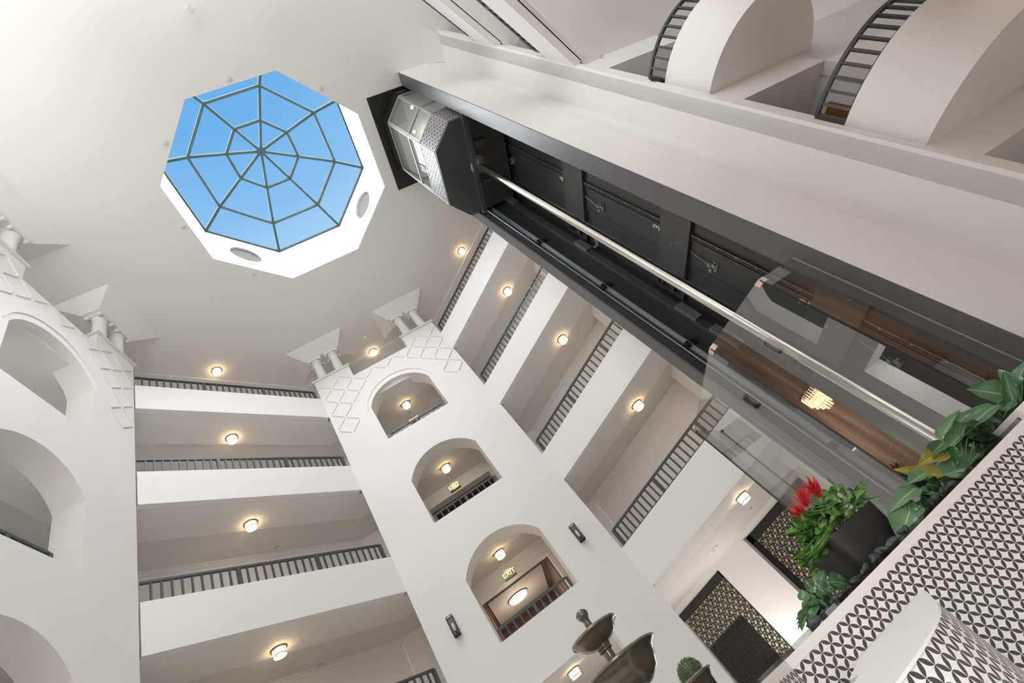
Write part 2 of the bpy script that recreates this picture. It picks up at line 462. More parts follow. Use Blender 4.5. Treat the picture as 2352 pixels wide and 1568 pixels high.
for k in range(8):
    j = (k+1) % 8
    MB().add([r0[k]+up, r0[j]+up, r1[j]+up, r1[k]+up], [(0,1,2,3)]).build('pane', SKYG, sk)
    MB().add([r1[k]+up, r1[j]+up, r2[j]+up, r2[k]+up], [(0,1,2,3)]).build('pane', SKYG, sk)
    MB().add([r2[k]+up, r2[j]+up, apex+up], [(0,1,2)]).build('pane', SKYG, sk)
def vent(c, nrm, along, label):
    c, n, a = Vector(c), Vector(nrm), Vector(along)
    t = thing('air_vent', label, 'air vent', c, 'round vents in the skylight well')
    vf_ = MB().lathe(c, [(0.60,0.0),(0.60,0.025),(0.585,0.035),(0.48,0.035),(0.46,0.03),(0.46,-0.16)], 40, n).build('vent_frame', WHITE, t)
    MB().lathe(c, [(0.46,-0.16),(0.001,-0.16)], 40, n).build('backing', RAILM, t)
    for i in range(-4, 5):
        h = i*0.092; L = math.sqrt(max(0.01, 0.45**2-h*h))
        MB().obox(c - n*0.07 + a*h, n*0.020 + a*0.018, a.cross(n)*L, (n-a)*0.004).build('slat', SLATM, vf_)
    return t
yv = CY+RS*math.cos(R(22.5)); xv = CX+RS*math.cos(R(22.5))
vent((4.05, yv-0.002, 15.30), (0,-1,0), (0,0,1), 'round louvred vent on the skylight well wall nearer the left gallery')
vent((xv-0.002, 3.10, 15.28), (-1,0,0), (0,0,1), 'round louvred vent on the skylight well wall nearer the lift')

# ------------------------------------------------------------------ towers
def arc(t0, t1, zs, rise, n=36):
    c, h = (t0+t1)/2, (t1-t0)/2
    # circular segment through both springings and the crown
    rr = (h*h+rise*rise)/(2*rise); zc = zs+rise-rr
    a0 = math.atan2(zs-zc, -h); a1 = math.atan2(zs-zc, h)
    return [(c+rr*math.cos(a0+(a1-a0)*i/n), zc+rr*math.sin(a0+(a1-a0)*i/n)) for i in range(n+1)]
def tower(name, m, cen, back=False):
    """m(t, z, depth): front face at depth 0"""
    h, o = 2.185, 0.985
    out = [(cen-h,ZF),(cen-o,ZF),(cen-o,2.13),(cen+o,2.13),(cen+o,ZF),(cen+h,ZF),(cen+h,12.90),(cen+o,12.90),(cen+o,12.36),(cen-o,12.36),(cen-o,12.90),(cen-h,12.90)]
    holes = []
    for sill, spr, rise in ((9.25,10.66,0.68),(6.19,7.58,0.60),(3.12,4.57,0.56)):
        holes.append([(cen-o,sill)] + arc(cen-o, cen+o, spr, rise) + [(cen+o,sill)])
    b = MB().slab([out]+holes, m, 0.5)
    return struct(b.build(name, WHITE))
mC = lambda t, z, dp: DV(10.783+dp, t, z)
mL = lambda t, z, dp: DV(t, -4.858-dp, z)
CC, CL = 0.665, 5.25
tower('wall_corner_tower', mC, CC)
tower('wall_left_tower', mL, CL)
mB = lambda t, z, dp: DV(-0.36-dp, t, z)
tower('wall_near_tower', mB, CC)

def lattice(name, m, cen):
    """raised diagonal trellis on the tower crown"""
    b = MB(); s = 0.355
    h, o = 2.185, 0.985
    def ok(t, z):
        t -= cen
        if abs(t) > h-0.03 or z > 12.86 or z < 9.9: return False
        if abs(t) < o+0.02 and z > 12.34: return False
        # steps down beside the arch
        lim = 11.5 if abs(t) < 0.9 else (10.95 if abs(t) < 1.1 else (10.15 if abs(t) < 1.75 else 9.95))
        if z < lim: return False
        rr = math.hypot(t, z-10.42)
        return rr > 1.28
    for i in range(-16, 17):
        for j in range(-4, 40):
            if (i+j) % 2: continue
            t0, z0 = cen+0.02+i*s, 12.27-13*s+j*s
            for sg in (-1, 1):
                g = 0.10
                a = (t0+sg*s*g, z0+s*g); c = (t0+sg*s*(1-g), z0+s*(1-g))
                if ok(*a) and ok(*c):
                    p, q = m(a[0],a[1],-0.006), m(c[0],c[1],-0.006)
                    n = (m(0,0,-1)-m(0,0,0))
                    b.bar(p, q, 0.022, 0.045, up=n)
    # moulded hood over the top arch
    pts = [(cen+1.12*math.sin(R(a)), 10.42+1.12*math.cos(R(a))) for a in range(-80, 81, 5)]
    for p, q in zip(pts, pts[1:]):
        b.bar(m(p[0],p[1],-0.006), m(q[0],q[1],-0.006), 0.02, 0.04, up=(m(0,0,-1)-m(0,0,0)))
    return struct(b.build(name, WHITE))
lattice('trim_corner_tower_trellis', mC, CC)
lattice('trim_left_tower_trellis', mL, CL)

def crown(m, cen, tower_word, sides):
    n = (m(0,0,1)-m(0,0,0)); tt = (m(1,0,0)-m(0,0,0))
    for sd, word in zip((-1, 1), sides):
        t0, t1 = (cen-2.185, cen-0.985) if sd < 0 else (cen+0.985, cen+2.185)
        # cornice shelf
        cs = MB().box((t0-0.05, 12.90, -0.05), (t1+0.05, 12.985, 0.55), lambda a,b,c: m(a,b,c)).build('trim_cornice', CORN); struct(cs)
        # tapered ceiling block
        tc_ = (t0+t1)/2
        vs = [m(tc_+i*0.60, 14.13, 0.21+j*0.22) for (i,j) in ((-1,-1),(1,-1),(1,1),(-1,1))] + \
             [m(tc_+i*0.985, ZC, 0.21+j*0.69) for (i,j) in ((-1,-1),(1,-1),(1,1),(-1,1))]
        bl = MB().add(vs, [(0,1,2,3),(0,4,5,1),(1,5,6,2),(2,6,7,3),(3,7,4,0)]).build('ceiling_block', WHITE); struct(bl)
        for ci, ct in ((0, tc_-0.30), (1, tc_+0.30)):
            p = m(ct, 12.985, 0.2)
            col = thing('column', 'white %s column under the %s ceiling block of the %s' % (('left','right')[ci], word, tower_word), 'column', p, 'short paired columns on the tower tops')
            H = 14.13-12.985
            MB().lathe(p, [(0.19,0),(0.19,0.05),(0.165,0.08),(0.155,0.12),(0.15,0.5),(0.132,H-0.20),(0.15,H-0.19),(0.15,H-0.16),(0.132,H-0.15),(0.132,H-0.12)], 32).build('shaft', WHITE, col)
            cap = MB()
            cap.lathe(p, [(0.132,H-0.13),(0.17,H-0.08),(0.17,H-0.05)], 32)
            cap.obox(p+Vector((0,0,H-0.025)), tt*0.215, n*0.19, Vector((0,0,0.025)))
            for e1 in (-1, 1):
                for e2 in (-1, 1):
                    c0 = p + tt*0.2*e1 + n*0.15*e2 + Vector((0,0,H-0.07))
                    cap.tube([c0-n*0.05, c0+n*0.05], 0.045, 16)
                cap.bar(p + n*0.19*e1 + Vector((0,0,H-0.06)) - tt*0.2, p + n*0.19*e1 + Vector((0,0,H-0.06)) + tt*0.2, 0.03, 0.05)
            cap.build('capital', WHITE, col)
crown(mC, CC, 'central tower', ('left', 'right'))
crown(mL, CL, 'left tower', ('far left', 'right'))

# ------------------------------------------------------------------ galleries: slabs, parapets, back walls
def wallpoly(name, pts, z0, z1, mat=WHITE, th=0.2):
    b = MB()
    for p, q in zip(pts, pts[1:]):
        b.add([(p[0],p[1],z0),(q[0],q[1],z0),(q[0],q[1],z1),(p[0],p[1],z1)], [(0,1,2,3)])
    return struct(b.build(name, mat))
OUT = ring_poly(2.1)
for L in (5, 4, 3, 2):
    zb = PB[L]
    outer = 2.3 if L > 2 else 4.6
    s = MB().prism(ring(0.165, 1.09), zb, zb+0.25)
    struct(s.build('floor_slab', CEILW))
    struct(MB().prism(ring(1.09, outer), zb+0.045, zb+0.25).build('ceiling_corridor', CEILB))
wallpoly('wall_gallery_back', OUT[:2], 2.3, ZC)
wallpoly('wall_gallery_back', OUT[1:3], 2.3, ZC)
wallpoly('wall_gallery_back', OUT[3:], 2.3, ZC)
tb0, tb1 = (OUT[2][0]-OUT[2][1])*S2, (OUT[3][0]-OUT[3][1])*S2
th_ = [[(-0.33,PB[L]-2.8),(-0.33,PB[L]-0.36),(1.75,PB[L]-0.36),(1.75,PB[L]-2.8)] for L in (4, 5)]
struct(MB().slab([[(tb0,2.3),(-0.33,2.3),(-0.33,4.81),(1.75,4.81),(1.75,2.3),(tb1,2.3),(tb1,ZC),(tb0,ZC)]]+th_, lambda a,b,dp: DV(10.783+2.1+dp, a, b), 0.3).build('wall_tower_corridor', WHITE))
# cornice moulding at the top of the corridor back walls
cm = MB()
for L in (5, 4, 3):
    z_ = PB[L]+0.045
    cm.box((1.0, 10.74, z_-0.06), (7.85, 10.80, z_)); cm.box((1.0, 10.77, z_-0.12), (7.85, 10.80, z_-0.06))
    cm.box((11.64, -1.4, z_-0.06), (11.70, 6.95, z_)); cm.box((11.67, -1.4, z_-0.12), (11.70, 6.95, z_-0.06))
struct(cm.build('trim_corridor_cornice', WHITE))
pl = MB(); pr = MB(); p2 = MB()
for L in (5, 4, 3, 2):
    MB_ = MB().box((1.85, YL, PB[L]), (6.55, YL+0.16, LV[L])); struct(MB_.build('wall_left_parapet', WHITE))
    MB_ = MB().box((XR, 0.75, PB[L]), (XR+0.16, 5.61, LV[L])); struct(MB_.build('wall_right_parapet', WHITE))

# ------------------------------------------------------------------ railings
def railing(label, path, z0, h=0.43, step=0.153, posts=10, group=None, bottom=True, ends=(True, True), hw=0.05):
    pts = [Vector((p[0], p[1], 0)) for p in path]
    o = thing('railing', label, 'railing', (pts[0].x, pts[0].y, z0), group)
    seg = [(b-a).length for a, b in zip(pts, pts[1:])]
    tot = sum(seg)
    def P(s):
        for i, L in enumerate(seg):
            if s <= L+1e-9 or i == len(seg)-1: return pts[i].lerp(pts[i+1], min(1, s/L)), (pts[i+1]-pts[i]).normalized()
            s -= L
    zt = z0+h
    def strip(za, zb, hw_):
        b = MB(); n = len(pts); L = []
        for i, p in enumerate(pts):
            t = (pts[min(i+1,n-1)]-pts[max(i-1,0)]).normalized(); q = Vector((-t.y, t.x, 0))*hw_/2
            L.append([p+q+Vector((0,0,za)), p-q+Vector((0,0,za)), p-q+Vector((0,0,zb)), p+q+Vector((0,0,zb))])
        for A, B in zip(L, L[1:]):
            b.add(A+B, [(0,1,5,4),(1,2,6,5),(2,3,7,6),(3,0,4,7)])
        b.add(L[0], [(0,1,2,3)]); b.add(L[-1], [(3,2,1,0)])
        return b
    strip(zt-0.045, zt, hw).build('top_rail', RAILM, o)
    if bottom: strip(z0+0.012, z0+0.037, 0.03).build('bottom_rail', RAILM, o)
    n = max(2, round(tot/step))
    for i in range(n+1):
        p, t = P(tot*i/n)
        post = (posts and i % posts == 0 and 0 < i < n) or (i == 0 and ends[0]) or (i == n and ends[1])
        if i in (0, n) and not post: continue
        w = 0.068 if post else 0.034
        q = Vector((-t.y, t.x, 0))
        zb = z0 - (0.03 if post else -0.02)
        MB().obox(p+Vector((0,0,(zb+zt-0.02)/2)), t*w/2, q*w/2, Vector((0,0,(zt-0.02-zb)/2))).build('post' if post else 'baluster', RAILM, o)
    return o
for L in (5, 4, 3, 2):
    railing('dark metal railing along the %s gallery between left and central towers' % WORD[L], [(1.86, YL+0.07), (6.43, YL+0.07)], LV[L], group='railings of the left galleries', ends=(False, True))
    railing('dark metal railing along the %s gallery between central tower and lift' % WORD[L], [(XR+0.07, 5.50), (XR+0.07, 1.15)], LV[L], group='railings of the right galleries', ends=(True, True))
for z, nm in ((12.36, 'in the low gap on the top of'), (9.25, 'in the uppermost arch of'), (6.19, 'in the middle arch of'), (3.12, 'in the lowest visible arch of')):
    a, b = DV(10.783+0.2, CC-0.90, 0), DV(10.783+0.2, CC+0.86, 0)
    hh = 0.31 if z != 12.36 else 0.36
    if z == 12.36: a, b = DV(10.783+0.42, CC-0.93, 0), DV(10.783+0.42, CC+0.93, 0)
    railing('short dark railing %s the central tower' % nm, [(a.x,a.y),(b.x,b.y)], z+0.0, hh if z != 12.36 else 0.40, posts=5 if z < 12 else 0, group='railings in the tower arches', bottom=False, hw=0.045, step=0.176)
    if z > 3.0:
        a, b = DV(CL-0.90, -4.858-0.2, 0), DV(CL+0.66, -4.858-0.2, 0)
        railing('short dark railing %s the left tower' % nm, [(a.x,a.y),(b.x,b.y)], z, hh, posts=5, group='railings in the tower arches', bottom=False, step=0.176)

# ------------------------------------------------------------------ lift shaft
ZS = 14.39
def polyprism_uw(pts, z0, z1): 
    return MB().slab([pts], lambda u,w,dp: UW(u, w, z0+dp), z1-z0)
# chamfer wall at both sides of the shaft, wing walls
rw = polyprism_uw([(-1.72, 1.43), (-1.72, 0.59), (-1.59, 0.0), (-1.38, 0.0), (-1.38, 1.425)], ZF, ZC)
struct(rw.build('wall_lift_wing_right', WHITE))
lw = polyprism_uw([(1.66, 1.43), (1.66, 0.0), (1.38, 0.0), (1.38, 1.425)], ZF, ZC)
struct(lw.build('wall_lift_wing_left', WHITE))
struct(polyprism_uw([(-1.722,1.425),(-1.376,1.425),(-1.376,1.445),(-1.722,1.445)], ZF, ZC-0.001).build('trim_wing_face_right', WINGF))
struct(polyprism_uw([(1.376,1.425),(1.664,1.425),(1.664,1.445),(1.376,1.445)], ZF, ZC-0.001).build('trim_wing_face_left', WINGF))
struct(polyprism_uw([(-2.35,0.0),(-1.59,0.0),(-1.59,-0.12),(-2.35,-0.12)], ZF, ZC).build('wall_chamfer_right', WHITE))
struct(polyprism_uw([(1.66,0.0),(2.13,0.0),(2.13,-0.12),(1.66,-0.12)], ZF, ZC).build('wall_chamfer_left', WHITE))
# inside of the shaft
WB = 0.2
sh = MB()
sh.add([UW(-1.38,WB,ZF),UW(1.38,WB,ZF),UW(1.38,WB,ZC),UW(-1.38,WB,ZC)], [(0,1,2,3)])
sh.add([UW(1.375,WB,ZF),UW(1.375,1.42,ZF),UW(1.375,1.42,ZC),UW(1.375,WB,ZC)], [(0,1,2,3)])
sh.add([UW(-1.375,WB,ZF),UW(-1.375,1.42,ZF),UW(-1.375,1.42,ZC),UW(-1.375,WB,ZC)], [(0,1,2,3)])
struct(sh.build('wall_lift_shaft', SHAFT))
struct(polyprism_uw([(-1.38,0.2),(1.38,0.2),(1.38,2.55),(-1.38,2.55)], ZC-0.03, ZC-0.002).build('ceiling_lift_canopy', DARKP))
def uwbox(b, u0, u1, w0, w1, z0, z1): return b.box((u0,w0,z0),(u1,w1,z1), UW)
for i, (zt, fw) in enumerate(((8.52,'fourth'),(5.52,'third'),(2.52,'second'))):
    g = thing('sill_casing', 'black metal door sill casing on the lift shaft wall at the %s floor' % fw, 'casing', UW(0, WB, zt-0.7), 'door sill casings in the lift shaft')
    uwbox(MB(), -1.37, 0.86, WB, WB+0.10, zt-0.70, zt).build('casing_panel', SHAFT2, g)
    b = MB()
    for zz in (zt-0.70, zt-0.44, zt-0.40, zt-0.14, zt-0.02): uwbox(b, 0.86, 1.36, WB, WB+0.07, zz-0.018, zz+0.018)
    uwbox(b, 1.30, 1.34, WB, WB+0.07, zt-0.7, zt)
    b.build('bracket', SHAFT2, g)
    b = MB()
    for uu, zz in ((-0.9,zt-.2),(-0.7,zt-.33),(0.2,zt-.31),(0.1,zt-.45),(-0.4,zt-.45)): uwbox(b, uu, uu+0.012, WB+0.10, WB+0.104, zz-0.03, zz+0.02)
    b.build('screw', GALV, g)
for i, (z0, z1, fw) in enumerate(((8.53,11.4,'fourth'),(5.53,7.80,'third'),(2.53,4.80,'second'),(ZF+0.1,1.8,'ground'))):
    g = thing('landing_door', 'black lift landing door of the %s floor seen inside the shaft' % fw, 'lift door', UW(-0.2, WB, z0), 'landing doors in the lift shaft')
    uwbox(MB(), -1.36, -0.17, WB, WB+0.025, z0, z1).build('door_panel', SHAFT, g)
    uwbox(MB(), -0.05, 0.48, WB, WB+0.03, z0, z1).build('door_panel', SHAFT, g)
    b = MB()
    uwbox(b, -0.17, -0.15, WB, WB+0.075, z0, z1); uwbox(b, -0.12, -0.10, WB, WB+0.06, z0, z1); uwbox(b, -0.07, -0.05, WB, WB+0.06, z0, z1)
    dt_ = b.build('door_track', SHAFT2, g)
    b = MB()
    for k in range(6):
        zz = z0 + (z1-z0)*(k+0.5)/6
        uwbox(b, -0.185, -0.155, WB+0.075, WB+0.085, zz-0.012, zz+0.012)
    uwbox(b, -0.185, -0.178, WB+0.075, WB+0.08, z0, z1)
    b.build('track_bracket', GALV, dt_)
    uwbox(MB(), 0.48, 0.50, WB, WB+0.045, z0, z1).build('door_edge', SHAFT2, g)
    # door lock with its slanting rod
    zl = z1-0.47
    b = MB(); b.tube([UW(0.235,WB+0.03,zl), UW(0.235,WB+0.10,zl)], 0.03, 14); b.tube([UW(0.31,WB+0.03,zl-0.05), UW(0.31,WB+0.11,zl-0.05)], 0.035, 14); b.tube([UW(0.18,WB+0.03,zl-0.1), UW(0.18,WB+0.11,zl-0.1)], 0.03, 14)
    uwbox(b, 0.15, 0.34, WB+0.03, WB+0.05, zl-0.14, zl-0.05); uwbox(b, 0.2, 0.27, WB+0.04, WB+0.06, zl-0.1, zl+0.03)
    dl_ = b.build('door_lock', GALV, g)
    b = MB(); b.tube([UW(0.17,WB+0.06,zl+0.45), UW(0.235,WB+0.08,zl)], 0.008, 8)
    b.build('lock_rod', GALV, dl_)
def text(name, s, loc, xdir, ydir, size, mat, ext=0.004, parent=None):
    cu = bpy.data.curves.new(name, 'FONT'); cu.body = s; cu.size = size; cu.extrude = ext
    cu.align_x = 'CENTER'; cu.align_y = 'CENTER'
    o = bpy.data.objects.new(name, cu)
    COL.objects.link(o)
    x = Vector(xdir).normalized(); y = Vector(ydir).normalized(); z = x.cross(y)
    m = Matrix.Identity(4)
    for i in range(3): m[i][0]=x[i]; m[i][1]=y[i]; m[i][2]=z[i]; m[i][3]=loc[i]
    cu.materials.append(mat)
    cu.materials.clear()
    me = bpy.data.meshes.new_from_object(o.evaluated_get(bpy.context.evaluated_depsgraph_get()))
    bpy.data.objects.remove(o)
    me.transform(m); me.materials.clear(); me.materials.append(mat); me.name = name
    o = bpy.data.objects.new(name, me); COL.objects.link(o)
    if parent:
        o.parent = parent; o.matrix_parent_inverse = Matrix.Translation(-parent.location)
    return o
UD = (UW(1,0,0)-UW(0,0,0)); WD = (UW(0,1,0)-UW(0,0,0))
for n_, z_ in (('4', 8.66), ('3', 5.65), ('2', 2.63)):
    o = text('floor_number', n_, UW(0.05, WB+0.036, z_), -UD, (0,0,1), 0.24, NUMW)
    tag(o, 'white painted number %s on the black shaft wall' % n_, 'number', 'floor numbers in the lift shaft')
# piston
rod = thing('lift_piston', 'long polished steel lift piston rising through the black shaft', 'piston', UW(0, 1.22, ZF))
MB().tube([UW(0,1.22,ZF), UW(0,1.22,10.9)], 0.10, 40).build('rod', STEEL, rod)
MB().lathe(UW(0,1.22,ZF), [(0.24,0),(0.24,0.72),(0.17,0.78),(0.15,0.86),(0.10,0.86)], 32).build('cylinder_head', BLACKM, rod)
MB().lathe(UW(0,1.22,10.80), [(0.10,0),(0.13,0.02),(0.24,0.09),(0.24,0.11)], 32).build('collar', GALV, rod)
# guide rails
for sd, lb in ((1, 'left'), (-1, 'right')):
    g = thing('guide_rail', 'steel lift guide rail on the %s side of the shaft' % lb, 'guide rail', UW(1.3*sd, 1.08, ZF), 'lift guide rails')
    b = MB(); uwbox(b, 1.36*sd, 1.35*sd, 1.02, 1.14, ZF, 14.3); uwbox(b, 1.36*sd, 1.29*sd, 1.072, 1.088, ZF, 14.3)
    b.build('rail_bar', GALV, g)
    for zz in (1.2, 3.9, 6.2, 8.6, 11.0):
        b = MB(); uwbox(b, 1.375*sd, 1.33*sd, 0.92, 1.24, zz-0.06, zz+0.06); uwbox(b, 1.34*sd, 1.28*sd, 1.10, 1.16, zz-0.05, zz+0.05)
        b.build('rail_clamp', BLACKM, g)
    MB().tube([UW(1.33*sd,1.24,ZF), UW(1.33*sd,1.24,14.3)], 0.012, 8).build('cable', GALV, g)
# cable trunking on the left shaft wall
tk = thing('cable_trunk', 'black cable trunk with pale grey cover boxes along the left shaft wall', 'cable trunk', UW(1.37, 0.55, 0))
uwbox(MB(), 1.375, 1.30, 0.44, 0.60, ZF, 12.2).build('trunk', SHAFT2, tk)
for z0, z1 in ((10.55,11.1),(7.40,7.86),(4.20,4.72),(3.25,3.88)):
    uwbox(MB(), 1.30, 1.23, 0.43, 0.61, z0, z1).build('cover_box', GALV, tk)
b = MB()
for k in range(36):
    zz = 0.4+k*0.32; uwbox(b, 1.302, 1.296, 0.592, 0.602, zz, zz+0.02)
b.build('rivet', GALV, tk)
b = MB()
pts = [UW(0.9,WB+0.1,7.62), UW(1.0,WB+0.2,7.35), UW(1.1,WB+0.22,7.25), UW(1.25,0.42,7.38)]
b.tube(pts, 0.012, 8); b.tube([p+Vector((0,0,-0.05)) for p in pts], 0.012, 8); b.build('hanging_cable', GALV, tk)

# ------------------------------------------------------------------ lift cab
CABP = [(-1.25,0.35),(-1.25,1.74),(-0.70,2.27),(0.70,2.27),(1.25,1.74),(1.25,0.35)]
cab = thing('lift_cab', 'glazed half octagon lift cab with black underside stopped at the top of the shaft', 'lift', UW(0, 1.3, 10.91))
polyprism_uw(CABP, 10.91, 10.99).build('underside', SHAFT2, cab)
b = MB()
uwbox(b, -1.3, 1.3, 1.30, 1.42, 10.80, 10.91); uwbox(b, -0.62, -0.45, 0.95, 1.25, 10.78, 10.91); uwbox(b, 0.40, 0.52, 0.95, 1.2, 10.78, 10.91)
b.build('support_beam', SHAFT2, cab)
polyprism_uw([(u*0.98,w-0.02) for u,w in CABP], 14.10, 14.20).build('roof', DARKP, cab)
polyprism_uw([(u*0.985,w-0.015) for u,w in CABP], 11.84, 11.87).build('cab_floor', PLASTG, cab)
polyprism_uw([(u*0.96,w-0.04) for u,w in CABP], 14.09, 14.099).build('cab_ceiling', PLAST, cab)
uwbox(MB(), -1.22, 1.22, 0.36, 0.42, 11.87, 14.1).build('rear_wall', PLAST, cab)
def fret(b, m, a0, a1, z0, z1, c, w, dp):
    """interlocked square fretwork on a panel; m(a, z, depth)"""
    na, nz = max(1, round((a1-a0)/c)), max(1, round((z1-z0)/c))
    ca, cz = (a1-a0)/na, (z1-z0)/nz
    def q(x0, x1, y0, y1): b.box((x0,y0,0),(x1,y1,dp), m)
    for i in range(na+1): q(a0+i*ca-w/2, a0+i*ca+w/2, z0, z1)
    for j in range(nz+1): q(a0, a1, z0+j*cz-w/2, z0+j*cz+w/2)
    for i in range(na):
        for j in range(nz):
            x, y = a0+i*ca, z0+j*cz
            X = lambda f: x+f*ca
            Y = lambda f: y+f*cz
            r = 0.17
            # ring in the middle
            q(X(.5-r)-w/2, X(.5-r)+w/2, Y(.5-r), Y(.5+r)); q(X(.5+r)-w/2, X(.5+r)+w/2, Y(.5-r), Y(.5+r))
            q(X(.5-r), X(.5+r), Y(.5-r)-w/2, Y(.5-r)+w/2); q(X(.5-r), X(.5+r), Y(.5+r)-w/2, Y(.5+r)+w/2)
            # links to the cell edges and offset steps
            q(X(.5)-w/2, X(.5)+w/2, Y(.5+r), Y(1)); q(X(.5)-w/2, X(.5)+w/2, Y(0), Y(.5-r))
            q(X(0), X(.5-r), Y(.5)-w/2, Y(.5)+w/2); q(X(.5+r), X(1), Y(.5)-w/2, Y(.5)+w/2)
            q(X(.22)-w/2, X(.22)+w/2, Y(.5), Y(.86)); q(X(0), X(.22), Y(.86)-w/2, Y(.86)+w/2)
            q(X(.78)-w/2, X(.78)+w/2, Y(.14), Y(.5)); q(X(.78), X(1), Y(.14)-w/2, Y(.14)+w/2)
def facing(p, q):
    p, q = Vector((*p,0)), Vector((*q,0)); L = (q-p).length; t = (q-p)/L
    n = Vector((-t.y, t.x, 0))
    def m(a, z, dp): return UW(p.x+t.x*a+n.x*dp, p.y+t.y*a+n.y*dp, z)
    return m, L
ZM, ZW = 12.62, 14.05
for i, (p, q) in enumerate(zip(CABP, CABP[1:])):
    m, L = facing(p, q)
    side = i in (0, 4)
    a0 = 0.0 if not side else (0 if i == 4 else 0)
    # outward is +depth for this winding; check below with sign
    mm = m
    cpt = m(L/2, 12, 0.1); 
    if (cpt - UW(0, 0.9, 12)).length < (m(L/2,12,-0.1)-UW(0,0.9,12)).length:
        mm = (lambda f: (lambda a,z,dp: f(a,z,-dp)))(m)
    sb_ = MB().box((0.0,10.97,-0.02),(L,11.84,0.0), mm).build('skirt_backing', DARKP, cab)
    b = MB(); fret(b, mm, 0.02, L-0.02, 10.98, 11.82, 0.16, 0.026, 0.012); b.build('skirt_fretwork', SILVER, sb_)
    fr = MB(); w = 0.05
    for zz in (11.85, ZM, ZW): fr.box((0,zz-w/2,-0.03),(L,zz+w/2,0.02), mm)
    for aa in (w/2, L-w/2): fr.box((aa-w/2,11.85,-0.03),(aa+w/2,ZW,0.02), mm)
    wf_ = fr.build('window_frame', SILVER, cab)
    MB().add([mm(w,11.87,0),mm(L-w,11.87,0),mm(L-w,ZM-w/2,0),mm(w,ZM-w/2,0)], [(0,1,2,3)]).build('window_glass', CABG, wf_)
    MB().add([mm(w,ZM+w/2,0),mm(L-w,ZM+w/2,0),mm(L-w,ZW,0),mm(w,ZW,0)], [(0,1,2,3)]).build('window_glass', CABG, wf_)
    fr = MB().box((-0.02,ZW+0.02,-0.05),(L+0.02,ZC-0.04,0.06), mm); fr.build('fascia', BLACKM, cab)
pl_ = bpy.data.lights.new('cab_lamp', 'POINT'); pl_.energy = 9; pl_.color = (1.0, 0.95, 0.88); pl_.shadow_soft_size = 0.3
po_ = bpy.data.objects.new('cab_lamp', pl_); COL.objects.link(po_); po_.location = UW(0, 1.2, 13.85)
for u_, w_ in ((-0.85,1.45),(-0.2,1.6),(0.45,1.6)):
    MB().lathe(UW(u_,w_,14.085), [(0.045,0),(0.001,0)], 20).build('downlight', SPOT, cab)
    MB().lathe(UW(u_,w_,14.087), [(0.065,-0.004),(0.045,-0.004),(0.045,0.004),(0.065,0.004)], 20).build('downlight_trim', SILVER, cab)

# ------------------------------------------------------------------ glass enclosure round the pit
EP = [(-1.52,1.45),(-1.52,2.04),(-0.86,2.69),(0.85,2.69),(1.52,2.0),(1.52,1.45)]
en = thing('glass_enclosure', 'clear five sided glass screen round the foot of the lift shaft', 'glass screen', UW(0, 2.0, 0))
ZG = 2.39
for p, q in zip(EP, EP[1:]):
    m, L = facing(p, q)
    b = MB(); b.box((0.004, -0.60, -0.006), (L-0.004, ZG, 0.006), m); b.build('glass_pane', GLASS, en)
for (u, w) in EP[1:5]:
    MB().tube([UW(u,w,-0.6), UW(u,w,ZG-0.02)], 0.013, 8).build('corner_seal', SEAL, en)
for (u, w) in (EP[0], EP[-1]):
    MB().tube([UW(u,w,-0.6), UW(u,w,ZG)], 0.008, 8).build('edge_channel', SILVER, en)
for k, mt in ((2, CLIP), (3, CLIPY), (4, SEAL)):
    pass
for (pt, other1, other2, mt) in ((EP[1],EP[0],EP[2],CLIP),(EP[2],EP[1],EP[3],CLIP),(EP[3],EP[2],EP[4],CLIPY),(EP[4],EP[3],EP[5],SEAL)):
    b = MB()
    hh = 0.07 if mt is CLIP else 0.035
    for ot in (other1, other2):
        dvec = Vector((ot[0]-pt[0], ot[1]-pt[1])).normalized()*hh
        b.bar(UW(pt[0],pt[1],ZG-hh/2), UW(pt[0]+dvec.x,pt[1]+dvec.y,ZG-hh/2), 0.022, hh)
    b.build('corner_guard', mt, en)
struct(polyprism_uw([(u*1.02,w+0.03) for u,w in EP], ZF, -0.12).build('trim_pit_kerb', BLACKM))

# ------------------------------------------------------------------ upper right bay with bowed balconies
YB = -2.37
struct(MB().box((2.0,-8.7,ZF),(20.0,-8.5,ZC)).build('wall_bay_far', WHITE))
for L in (5, 4):
    struct(MB().box((1.8, YB-0.16, PB[L]), (6.50, YB, LV[L])).build('wall_bay_parapet', WHITE))
    railing('dark metal railing along the %s gallery right of the lift' % WORD[L], [(1.8, YB-0.08), (6.30, YB-0.08)], LV[L], group='railings of the galleries right of the lift', ends=(False, True))
    s = MB().box((1.8,-2.90,PB[L]),(6.9,YB-0.14,PB[L]+0.25)); s.box((1.8,-8.5,PB[L]+0.10),(12.0,-2.89,PB[L]+0.25))
    s.box((1.8,YB-0.30,PB[L]-0.05),(6.5,YB-0.22,PB[L])) if L == 4 else None
    struct(s.build('floor_slab', CEILW))
# wall the balconies spring from (runs back beside the lift), with its openings
DW = 2.915
struct(MB().box((DW,6.237,ZF),(DW+0.25,6.56,ZC), DV).build('wall_bay_pier', WHITE))
bw = MB()
for z0, z1 in ((1.67,3.0),(4.65,6.0),(7.62,8.4)): bw.box((DW,6.56,z0),(DW+0.25,17,z1), DV)
bw.box((DW,8.43,ZF),(DW+0.25,17,ZC), DV)
struct(bw.build('wall_bay_back', WHITE))
